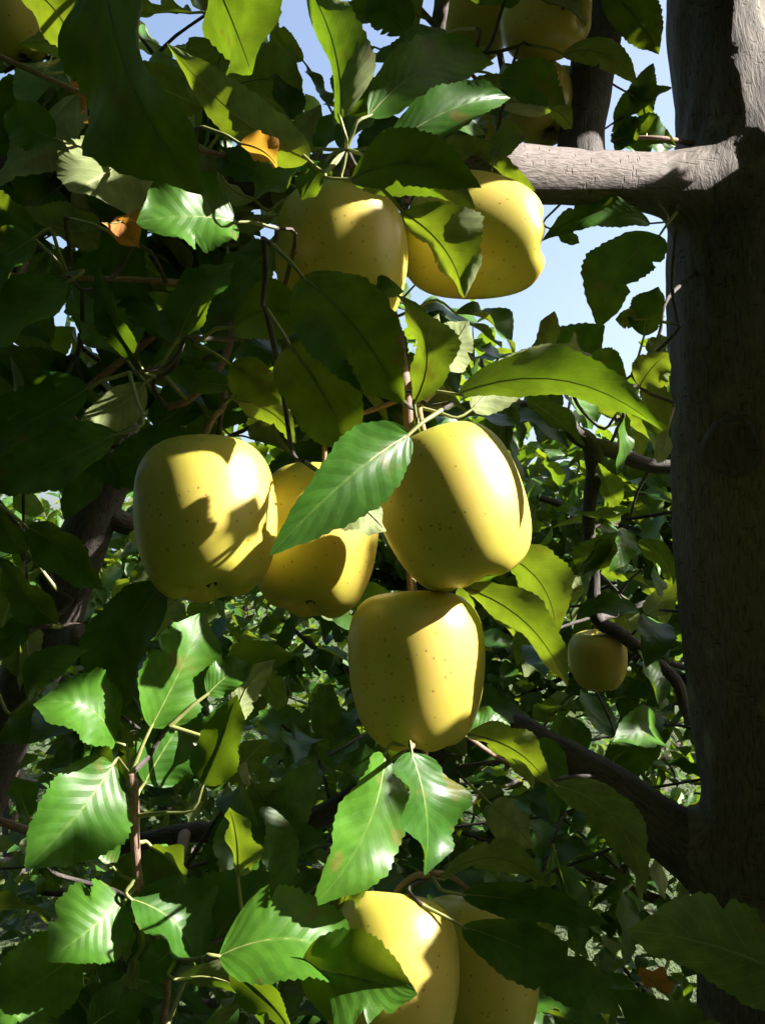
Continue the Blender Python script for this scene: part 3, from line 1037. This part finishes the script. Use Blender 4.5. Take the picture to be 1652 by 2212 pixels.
make_apple('apple', 848, 2094, 142, .470, (-.06, -.88, .5), 1.08, 'pale sunlit yellow apple low down behind two overlapping green leaves', at(930, 1893, .505), 7)
make_apple('apple', 1028, 2084, 132, .600, (.05, -.9, .45), 1.08, 'brownish yellow apple in deep shade behind a sunlit apple and dark leaves', at(928, 1885, .505), 8)
make_apple('apple', 1175, 44, 84, .760, (.75, -.15, .6), 1.0, 'dull yellow apple with its dark calyx turned outward beside the upright limb', at(1074, 80, .832), 9)
make_apple('apple', 1166, 222, 76, .790, (.25, -.9, .3), 1.0, 'yellow apple behind a dark leaf just above the level limb', at(1085, 140, .825), 10)
make_apple('apple', 1026, 22, 82, .820, (0, -1, -.1), 1.05, 'dark olive yellow apple in shade next to a pale upright shoot', at(1069, -70, .85), 11)
make_apple('apple', 1080, 246, 52, .880, (0, -1, 0), 1.0, 'half hidden dim yellow apple tucked behind another apple above the limb', at(1100, 195, .815), 12)
make_apple('apple', 1290, 1420, 62, 1.10, (.1, -1, -.1), .95, 'small dull yellow apple hanging alone under a crooked dark branch', at(1292, 1340, 1.08), 13)
make_apple('apple', 44, 58, 66, .640, (.1, -1, 0), 1.0, 'shaded yellow apple behind a bright translucent leaf above the thin twig', at(20, -10, .62), 14)
wood('twig', [(0, 123, .5, 10), (-40, 40, .58, 10), (-10, -20, .61, 11), (22, -12, .62, 10)], M_TWIG, TREE, n=12, seed=40)
make_apple('apple', 497, -60, 84, .75, (0, -1, 0), 1.0, 'sliver of a yellow apple showing beside a bright translucent leaf', at(500, -164, .76), 15)
wood('twig', [(700, -40, .66, 9), (600, -150, .72, 9), (498, -166, .76, 9)], M_TWIG, TREE, n=10, seed=41)
wood('twig', [(944, 60, .72, 14), (820, -60, .7, 11), (700, -40, .66, 9)], M_TWIG, TREE, n=12, seed=42, skel=SKEL)

# ------------------------------------------------------------------ more leaves of the front tree, farther in
def clear(x, y):
    """openings where the sky shows"""
    for x0, y0, x1, y1 in ((1110, 440, 1445, 690), (1325, -50, 1455, 350), (570, 0, 830, 130), (560, 290, 640, 330), (70, 640, 130, 730), (0, 1095, 130, 1150), (220, 1160, 300, 1330), (1225, 1350, 1362, 1482), (150, 1050, 300, 1230), (90, 1230, 190, 1420), (1470, -100, 1700, 2300)):
        if x0 < x < x1 and y0 < y < y1:
            return False
    return True


boxes = [(0, 0, 600, 340, .58, .95, 80), (0, 330, 560, 1000, .57, .95, 140), (0, 950, 300, 1250, .6, .9, 24), (560, 60, 1120, 400, .64, .9, 40), (450, 640, 900, 1000, .62, .9, 60),
         (0, 1300, 620, 2260, .60, 1.0, 60), (560, 1300, 1120, 2260, .64, 1.05, 60), (1060, 1600, 1520, 2260, .66, 1.1, 40),
         (1050, 720, 1440, 1320, .9, 1.3, 70), (1080, 1250, 1500, 1700, 1.0, 1.35, 46), (880, 640, 1120, 900, .7, 1.0, 18)]
fill = []
NODES = {}
for x0, y0, x1, y1, d0, d1, cnt in boxes:
    k = 0
    while k < cnt:
        x, y = rng.uniform(x0, x1), rng.uniform(y0, y1)
        if not clear(x, y):
            k += .5
            continue
        node = at(x, y, rng.uniform(d0, d1))
        out_dir = unit(rng.normal(0, 1, 3) * (1, .6, .7) + (0, -.3, .1))
        for _ in range(5):                             # a spur: five leaves from one bud
            k += 1
            a = unit(out_dir * .5 + rng.normal(0, .7, 3) + (0, 0, -.3))
            B = node + a * rng.uniform(.018, .03)
            Lm = rng.uniform(.055, .095)
            nrm = unit(np.array((rng.normal(.35, .5), rng.normal(-.2, .5), rng.normal(.75, .3))))
            tip = B + a * Lm + np.array((0, 0, -.006))
            x1_, y1_, _d = project(B)
            x2_, y2_, dep = project(tip)
            if not (clear(x1_, y1_) and clear(x2_, y2_) and clear((x1_ + x2_) / 2, (y1_ + y2_) / 2)) or dep < .56:
                continue
            NODES[len(fill)] = node
            fill.append((Lm / dep, B, tip, Lm * rng.uniform(.5, .66), nrm, len(fill)))
fill.sort(key=lambda q: -q[0])
keep = 300 - NFRONT
stuffV, stuffF, stuffU = [], [], []
grown = set()
for i, (s_, B, T, w, nrm, k) in enumerate(fill):
    g = np.random.default_rng(5000 + k)
    st = NODES[k]
    if tuple(st) not in grown:
        grown.add(tuple(st))
        q, d_, c_ = best_anchor(st, unit(T - B), .01)
        m_ = (st + q[:3]) / 2 + g.normal(0, .05 * abs(d_), 3) + np.array((0, 0, .06 * d_))
        S = spline(np.hstack([np.array([q[:3], m_, st]), [[.0022], [.0018], [.0016]]]), 9)
        V, F, UV = tube_data(S[:, :3], S[:, 3], 6, .15, k)
        mesh_obj('twig', V, F, M_DARKBARK, TREE, UV)
        SKEL.extend(S[3:])
    args = dict(bend=g.normal(.05, .03), fold=g.uniform(8, 24), wave=.07, twist=g.normal(0, .3), droop=abs(g.normal(.08, .07)), g=g, along=26, across=4, teeth=13)
    if i < keep:
        make_leaf(TREE, B, T, w, nrm, np.zeros(3) + g.normal(0, .03, 3), st, M_LEAF, near=False, **args)
    else:
        V, F, UV, a, n0 = leaf_data(B, T, w, nrm, g.normal(0, .03, 3), **args)
        o = len(stuffV)
        stuffV += V
        stuffU += UV
        stuffF += [tuple(q + o for q in f) for f in F]
if stuffV:
    tag(mesh_obj('foliage', stuffV, stuffF, M_LEAF, TREE, stuffU), kind='stuff')


# ------------------------------------------------------------------ unseen crown of the front tree, added and parted to shape the light
def quick_leaves(pos, tip, nrm, width, along=5):
    """many leaves in one go: arrays (n,3); 5 x 2 quads each, folded and curved"""
    n = len(pos)
    a = tip - pos
    L = np.linalg.norm(a, axis=1, keepdims=True)
    a = a / L
    nr = nrm - a * (nrm * a).sum(1, keepdims=True)
    nr /= np.linalg.norm(nr, axis=1, keepdims=True) + 1e-9
    w = np.cross(a, nr)
    t = np.linspace(0, 1, along + 1)
    pr = leaf_profile(t)
    pr[-1] = .02
    pr[0] = .06
    bend = rng.normal(.06, .05, (n, 1))
    fo = rng.uniform(.1, .5, (n, 1))
    V = np.empty((n, along + 1, 3, 3))
    for i, ti in enumerate(t):
        c = pos + a * L * ti + nr * (bend * L * 4 * ti * (1 - ti))
        for j, s in enumerate((-1, 0, 1)):
            V[:, i, j] = c + w * (s * width[:, None] / 2 * pr[i] * np.cos(fo)) + nr * (abs(s) * width[:, None] / 2 * pr[i] * np.sin(fo))
    base = []
    for i in range(along):
        for j in range(2):
            base.append((i * 3 + j, i * 3 + j + 1, i * 3 + 4 + j, i * 3 + 3 + j))
    base = np.array(base)
    m = (along + 1) * 3
    F = (base[None] + (np.arange(n) * m)[:, None, None]).reshape(-1, 4)
    uv = np.array([(ti, (s + 1) / 2) for ti in t for s in (-1, 0, 1)])
    return V.reshape(-1, 3), F, np.tile(uv, (n, 1))


def big_mesh(name, V, F, UV, mat, parent):
    me = bpy.data.meshes.new(name)
    me.vertices.add(len(V))
    me.vertices.foreach_set('co', np.asarray(V, dtype=np.float32).ravel())
    me.loops.add(F.size)
    me.loops.foreach_set('vertex_index', F.astype(np.int32).ravel())
    me.polygons.add(len(F))
    me.polygons.foreach_set('loop_start', np.arange(0, F.size, 4, dtype=np.int32))
    me.polygons.foreach_set('use_smooth', np.ones(len(F), dtype=bool))
    me.update(calc_edges=True)
    lay = me.uv_layers.new(name='UVMap')
    lay.data.foreach_set('uv', UV[F.ravel()].astype(np.float32).ravel())
    me.materials.append(mat)
    o = bpy.data.objects.new(name, me)
    COL.objects.link(o)
    o.parent = parent
    return o


# places the photograph shows in full sun: x, y, depth, clear radius in metres
SUNNY = [(1000, 1400, .47, .018), (985, 1500, .47, .014), (990, 1310, .47, .015), (1020, 1040, .46, .016), (1000, 1120, .46, .014), (1100, 1150, .47, .012), (562, 975, .48, .006), (538, 1015, .475, .006), (508, 1060, .47, .006), (476, 1105, .465, .006), (448, 1150, .46, .005), (425, 1192, .46, .004), (560, 1210, .47, .009),
         (700, 1200, .54, .012), (700, 1270, .54, .010), (690, 480, .50, .014), (860, 600, .52, .010), (1100, 440, .56, .02), (1150, 600, .57, .015), (920, 1990, .44, .03), (850, 1990, .44, .02),
         (700, 1030, .385, .022), (650, 1100, .385, .022), (770, 960, .385, .022), (420, 440, .44, .02), (470, 420, .445, .014), (1080, 345, .69, .024), (1150, 350, .71, .024), (1230, 355, .725, .024), (1310, 360, .745, .024), (1380, 368, .765, .02),
         (1620, 20, .83, .035), (1630, 90, .82, .035), (1640, 170, .81, .035), (1645, 250, .80, .03), (1590, 60, .83, .02), (390, 1420, .43, .02), (160, 1550, .43, .018), (160, 1740, .43, .025), (380, 1610, .43, .016), (740, 1760, .43, .026), (715, 1850, .42, .024), (690, 1920, .42, .015), (880, 1720, .393, .02), (930, 1780, .39, .018),
         (560, 2040, .355, .028), (640, 2050, .362, .022), (720, 2080, .365, .018), (780, 2150, .35, .015), (380, 2000, .43, .015), (170, 2040, .43, .012), (1110, 1380, .49, .025), (1150, 1270, .53, .03), (1200, 860, .48, .02), (1100, 840, .48, .02), (890, 740, .45, .018), (930, 560, .47, .014), (520, 80, .42, .02), (100, 50, .45, .02),
         (690, 100, .46, .02), (700, 180, .45, .014), (1000, 230, .45, .018), (980, 150, .47, .015), (1000, 750, .5, .012), (790, 1115, .43, .014), (690, 1120, .37, .015), (1130, 1640, .49, .016), (1290, 1395, 1.07, .008), (230, 360, .50, .016), (430, 200, .54, .01), (1190, 790, .54, .012), (1400, 800, .62, .015), (1150, 950, 1.05, .03), (1250, 1050, 1.05, .03), (1380, 1100, 1.1, .03), (1180, 1150, 1.1, .03), (1400, 900, 1.0, .03), (1330, 780, .9, .03), (1300, 1550, 1.2, .03), (1200, 1700, 1.0, .03), (1420, 1250, 1.2, .03), (1100, 1450, 1.1, .03), (600, 1480, .8, .03), (500, 1650, .8, .03), (100, 1600, .75, .025), (100, 2120, .42, .025), (250, 2190, .42, .02), (480, 2160, .42, .025), (330, 2070, .425, .012), (250, 1830, .43, .012), (360, 1860, .43, .01), (500, 1820, .43, .015), (955, 30, .70, .015), (1325, 1440, 1.07, .008), (265, 515, .45, .014), (265, 468, .45, .012), (560, 335, .44, .014), (195, 240, .47, .01)]
sp = np.array([at(x, y, d) for x, y, d, r in SUNNY])
sr = np.array([q[3] for q in SUNNY])
NC = 17000
cand = np.column_stack([rng.uniform(-1.5, 2.0, NC), rng.uniform(-1.3, 1.5, NC), 1.0 + 2.1 * rng.uniform(0, 1, NC) ** .8])
a = rng.normal(0, 1, (NC, 3)) * (.8, .8, .6) + (0, 0, -.5)
a /= np.linalg.norm(a, axis=1, keepdims=True)
Lc = rng.uniform(.06, .1, NC)
tips = cand + a * Lc[:, None]
ok = np.ones(NC, bool)
for i in range(NC):
    if np.linalg.norm(cand[i] - CAM) < .34 or (-.8 < cand[i][1] < .3 and cand[i][2] < 1.9 and abs(cand[i][0]) < .6):
        ok[i] = False
        continue
    for p in (cand[i], tips[i]):
        x, y, dep = project(p)
        if dep > .05 and -150 < x < 1652 + 90 and -90 < y < 2300:
            ok[i] = False
    if not ok[i]:
        continue
    c = (cand[i] + tips[i]) / 2
    v = c - sp
    t = v @ SUN
    dist = np.linalg.norm(v - t[:, None] * SUN, axis=1)
    if np.any((t > 0) & (dist < sr + .022)):
        ok[i] = False
cand, tips, Lc = cand[ok], tips[ok], Lc[ok]
nr = rng.normal(0, .5, (len(cand), 3)) + (.3, -.1, .8)
# unseen leaves added along the sun rays to shade chosen spots
shade = []
for (bx, by, tx, ty, w, d, dz, face, cv, bend, fold), mat in jobs:
    if face in 'DKVFQ' and w > 55:
        B, T = np.array((bx, by)), np.array((tx, ty))
        side = np.array((-(ty - by), tx - bx)) / np.hypot(tx - bx, ty - by) * w
        for f in (.1, .3, .5, .7, .9):
            for q in (-.3, 0, .3):
                x, y = B + (T - B) * f + side * q
                shade.append(at(x, y, d + dz * f))
shade += [at(x, y, .795) for x in range(1570, 1680, 34) for y in range(430, 2250, 55)]
shade += [at(x, y, .80) for x in range(1440, 1610, 26) for y in range(325, 470, 30)]
shade += [at(x, 345, .70) for x in range(0, 1000, 38)] + [at(x, y, .47) for x in range(310, 620, 20) for y in range(950, 1290, 22)]
shade += [at(x, y, .56) for x in range(990, 1150, 36) for y in range(1930, 2240, 45)]
shade += [at(x, y, .56) for x in range(930, 1110, 40) for y in range(480, 640, 45)] + [at(x, y, .77) for x in range(1220, 1350, 22) for y in range(-30, 340, 34)]
sc_, st_, sn_ = [], [], []
for P in shade:
    t = .06
    while True:
        x, y, dep = project(P + SUN * t)
        if x > 1760 or y < -100 or dep < .05:
            break
        t += .03
    for far_ in (.03, .30):
        c = P + SUN * (t + far_ + rng.uniform(0, .22))
        v = c - sp
        tt = v @ SUN
        room = np.min(np.where(tt > 0, np.linalg.norm(v - tt[:, None] * SUN, axis=1) - sr, 9))
        size = .09 if room > .024 else .042 if room > .011 else .024 if room > .006 else 0
        if not size:
            continue
        n_ = unit(SUN + rng.normal(0, .25, 3))
        a_ = rng.normal(0, 1, 3) + (0, 0, -.6)
        a_ = unit(a_ - n_ * np.dot(a_, n_))
        sc_.append(c - a_ * size / 2)
        st_.append(c + a_ * size / 2)
        sn_.append(n_)
cand, tips, nr = np.vstack([cand, sc_]), np.vstack([tips, st_]), np.vstack([nr, sn_])
Lc = np.concatenate([Lc, 1.08 * np.linalg.norm(np.array(st_) - np.array(sc_), axis=1)])
V, F, UV = quick_leaves(cand, tips, nr, Lc * rng.uniform(.5, .65, len(cand)), along=4)
tag(big_mesh('foliage', V, F, UV, M_LEAF_DIM, TREE), kind='stuff')  # leaves added out of view, with gaps where sun should fall
# limbs added out of view to carry these leaves
wood('limb', [(1640, -100, .85, 120), (1800, -260, .75, 90), (2100, -500, .65, 70), (2700, -900, .55, 50)], M_LIMB, TREE, n=24, seed=50)
wood('limb', [(1690, 700, .82, 120), (1950, 560, .88, 90), (2400, 300, 1.0, 60), (3000, -200, 1.2, 40)], M_LIMB, TREE, n=24, seed=51)
wood('limb', [(1690, -300, .88, 120), (1400, -600, .75, 80), (1100, -800, .62, 60), (700, -1000, .5, 40)], M_LIMB, TREE, n=24, seed=52)

# ================================================================== second tree: bent dark trunk to the left
TREE2 = thing('apple_tree', 'leaning apple tree with slim dark forked trunk showing between shaded leaves', 'tree')
SK2 = []
wood('trunk', [(-420, 3300, 1.9, 120), (-160, 2100, 1.6, 124), (-20, 1650, 1.45, 122), (60, 1470, 1.38, 118), (112, 1350, 1.35, 118), (160, 1220, 1.33, 112), (206, 1100, 1.32, 104), (250, 980, 1.31, 94), (276, 860, 1.31, 86), (288, 700, 1.31, 78), (284, 560, 1.31, 70), (270, 300, 1.32, 60), (250, -100, 1.35, 44)],
     M_DARKBARK, TREE2, sides=24, n=70, rough=.06, seed=60, skel=SK2)
wood('limb', [(112, 1380, 1.35, 80), (160, 1378, 1.31, 66), (172, 1372, 1.27, 50), (176, 1368, 1.25, 44)], M_BARK, TREE2, sides=14, n=12, rough=.06, seed=61, label='sawn-off stub catching the sun')
wood('limb', [(220, 1100, 1.32, 60), (270, 1130, 1.33, 50), (340, 1140, 1.35, 44), (500, 1150, 1.4, 36), (700, 1120, 1.45, 28)], M_DARKBARK, TREE2, sides=14, n=24, rough=.06, seed=62, skel=SK2)
wood('limb', [(290, 720, 1.31, 44), (420, 620, 1.4, 36), (600, 560, 1.5, 26)], M_DARKBARK, TREE2, sides=12, n=18, rough=.06, seed=63, skel=SK2)
wood('limb', [(250, 980, 1.31, 44), (120, 880, 1.4, 34), (-60, 820, 1.5, 26)], M_DARKBARK, TREE2, sides=12, n=18, rough=.06, seed=64, skel=SK2)

LEAF_MESHES = []
for k in range(8):
    g = np.random.default_rng(900 + k)
    V, F, UV, a_, n_ = leaf_data(np.zeros(3), np.array((0, 1.0, 0)), g.uniform(.5, .66), np.array((0, 0, 1.0)), np.array((g.normal(0, .05), 0, 0)), bend=g.normal(.06, .04),
                                 fold=g.uniform(8, 28), wave=.08, twist=g.normal(0, .4), droop=abs(g.normal(.1, .08)), g=g, along=9, across=4, teeth=0)
    me = bpy.data.meshes.new('leaf')
    me.from_pydata([tuple(v) for v in V], [], F)
    lay = me.uv_layers.new(name='UVMap')
    li = np.empty(len(me.loops), dtype=np.int32)
    me.loops.foreach_get('vertex_index', li)
    lay.data.foreach_set('uv', np.asarray(UV, dtype=np.float32)[li].ravel())
    me.materials.append(M_LEAF_ROW)
    me.polygons.foreach_set('use_smooth', np.ones(len(me.polygons), dtype=bool))
    LEAF_MESHES.append(me)

from mathutils import Matrix


def place_leaf(parent, p, tip, nrm, k):
    y = Vector(tip - p)
    L = y.length
    y.normalize()
    z = Vector(nrm)
    z = (z - y * z.dot(y)).normalized()
    x = y.cross(z)
    o = bpy.data.objects.new('leaf', LEAF_MESHES[k % 8])
    COL.objects.link(o)
    o.parent = parent
    o.matrix_local = Matrix(((x.x * L, y.x * L, z.x * L, p[0]), (x.y * L, y.y * L, z.y * L, p[1]), (x.z * L, y.z * L, z.z * L, p[2]), (0, 0, 0, 1)))
    return o


def foliate(parent, pts, n_obj, lmin=.055, lmax=.095):
    """leaves at pts (n,3): the n_obj that show largest as objects, the rest joined"""
    n = len(pts)
    a = rng.normal(0, 1, (n, 3)) * (.8, .8, .5) + (0, -.1, -.35)
    a /= np.linalg.norm(a, axis=1, keepdims=True)
    L = rng.uniform(lmin, lmax, n)
    tips = pts + a * L[:, None]
    nr = rng.normal(0, .55, (n, 3)) + (.35, -.05, .75)
    sc = np.zeros(n)
    for i in range(n):
        x, y, dep = project((pts[i] + tips[i]) / 2)
        if dep > .1 and -20 < x < 1672 and -20 < y < 2232:
            sc[i] = L[i] / dep
    order = np.argsort(-sc)
    objs = [i for i in order[:n_obj] if sc[i] > 0]
    for k, i in enumerate(objs):
        place_leaf(parent, pts[i], tips[i], nr[i], int(i))
    rest = np.setdiff1d(np.arange(n), objs)
    if len(rest):
        V, F, UV = quick_leaves(pts[rest], tips[rest], nr[rest], L[rest] * rng.uniform(.5, .65, len(rest)), along=4)
        tag(big_mesh('foliage', V, F, UV, M_LEAF_ROW if lmax < .12 else M_LEAF_DIM, parent), kind='stuff')


# leaves along the second tree's wood
pts = []
A = np.array(SK2)
for i in range(520):
    q = A[rng.integers(10, len(A))]
    p = q[:3] + rng.normal(0, .16, 3)
    x, y, dep = project(p)
    if dep < 1.15 or not clear(x, y) or (q[2] < 1.5):
        continue
    if abs(x - np.interp(y, [560, 860, 1100, 1350, 1650], [284, 276, 206, 112, -20])) < 70 and y > 820 and dep < 1.34:
        continue
    pts.append(p)
foliate(TREE2, np.array(pts), 200)


# ================================================================== orchard rows behind
def orchard_tree(x, y, h, rad, n_leaf, n_obj, label, seed, low=.3, group=None, leaf=(.055, .095)):
    g = np.random.default_rng(seed)
    t = thing('apple_tree', label, 'tree', group)
    base = np.array((x, y, -.06))
    lean = g.normal(0, .06, 2)
    S = spline(np.array([[*base, .05], [x + lean[0], y + lean[1], h * .35, .04], [x - lean[0], y + lean[1], h * .7, .026], [x + lean[1], y, h * .97, .006]]), 26)
    V, F, UV = tube_data(S[:, :3], S[:, 3], 10, .08, seed)
    mesh_obj('trunk', V, F, M_DARKBARK, t, UV)
    pts = []
    nl = 17
    for k in range(nl):
        f = .08 + .86 * k / nl
        q = S[int(f * 25)]
        az = k * 2.4 + g.uniform(-.4, .4)
        reach = rad * (1.15 - .75 * max(0, (f - .3)) / .7) * g.uniform(.8, 1.15)
        e = q[:3] + np.array((math.cos(az) * reach, math.sin(az) * reach, reach * g.uniform(.1, .55)))
        m = (q[:3] + e) / 2 + np.array((0, 0, -.03)) + g.normal(0, .04, 3)
        B = spline(np.array([[*q[:3], q[3] * .55], [*m, .009], [*e, .003]]), 14)
        V, F, UV = tube_data(B[:, :3], B[:, 3], 7, .1, seed + k)
        mesh_obj('limb', V, F, M_DARKBARK, t, UV)
        for j in range(n_leaf // nl):
            i = g.integers(2, 14)
            pts.append(B[i, :3] + g.normal(0, .12, 3) * (1, 1, 1.1))
    for j in range(n_leaf // 8):
        i = g.integers(14, 26)
        pts.append(S[i, :3] + g.normal(0, .07, 3))
    for j in range(6):                                # upright shoots at the top, leaves strung along them
        q = S[g.integers(19, 25), :3] + g.normal(0, .12, 3) * (1, 1, .2)
        e = q + np.array((g.normal(0, .08), g.normal(0, .08), g.uniform(.18, .38)))
        B = spline(np.array([[*S[20, :3], .005], [*q, .004], [*e, .0015]]), 10)
        V, F, UV = tube_data(B[:, :3], B[:, 3], 6, 0, seed + j)
        mesh_obj('twig', V, F, M_DARKBARK, t, UV)
        for i in range(3, 10):
            for _ in range(2):
                pts.append(B[i, :3] + g.normal(0, .008, 3))
    pts = np.array(pts)
    pts = pts[pts[:, 2] > low * .5]
    foliate(t, pts, n_obj, *leaf)
    return t


NEARROW = 'orchard trees in the row behind'
FAR = 'distant orchard trees'
orchard_tree(.12, 2.35, 2.1, .75, 3600, 290, 'leafy apple tree in the next row, behind the cluster of hanging apples', 200)
orchard_tree(.92, 2.1, 2.2, .8, 4000, 290, 'bushy apple tree in the next row, seen beside the thick trunk under open sky', 201)
orchard_tree(-.75, 2.9, 1.75, .75, 3200, 280, 'apple tree in the next row glimpsed below the slanting dark trunk', 202)
orchard_tree(1.75, 2.5, 2.3, .85, 3000, 0, 'apple tree of the next row hidden mostly by the thick trunk', 203)
for k, (x, y, h) in enumerate(((-1.6, 3.9, 1.9), (.3, 4.2, 2.2), (1.5, 4.8, 2.5), (-.7, 6.2, 2.2), (-2.2, 6.6, 2.2), (-3.6, 8.2, 2.2), (-1.4, 9.0, 2.3), (2.8, 5.2, 2.5), (.9, 7.5, 2.5), (-5.4, 10.5, 2.4), (2.4, 8.5, 2.6), (-3.0, 12, 2.5), (.2, 12, 2.6))):
    orchard_tree(x, y, h, .9, 1800, 0, 'small sunlit apple tree standing far back in the orchard', 300 + k, group=FAR)

for k, (x, y) in enumerate(((-2.2, -1.6), (-1.1, -1.5), (.1, -1.6), (1.2, -1.5), (2.3, -1.6), (-3, -3.5), (-1.4, -3.4), (.2, -3.5), (1.8, -3.4), (-2.1, .8), (-2.2, -.4), (2.7, .9), (-3.6, 1.6), (-3.9, -1.8))):  # unseen trees with large leaves, added to cut sky light
    orchard_tree(x, y, 3.1, 1.0, 2600, 0, 'apple tree added out of view to screen off sky light', 400 + k, group='added trees around the camera', leaf=(.09, .14))

# ------------------------------------------------------------------ trellis wire
P = spline([at(2300, 1500, 1.02), at(1700, 1650, .95), at(1500, 1686, .96), at(1330, 1717, .97), at(1200, 1760, .98), at(1060, 1776, .99), at(600, 1830, 1.02), at(-300, 1900, 1.1)], 60)
V, F, UV = tube_data(P, np.full(60, .0016), 6)
tag(mesh_obj('trellis_wire', V, F, M_WIRE, None, UV), 'thin dark trellis wire crossing behind the leaves below the thick lower limb', 'wire')
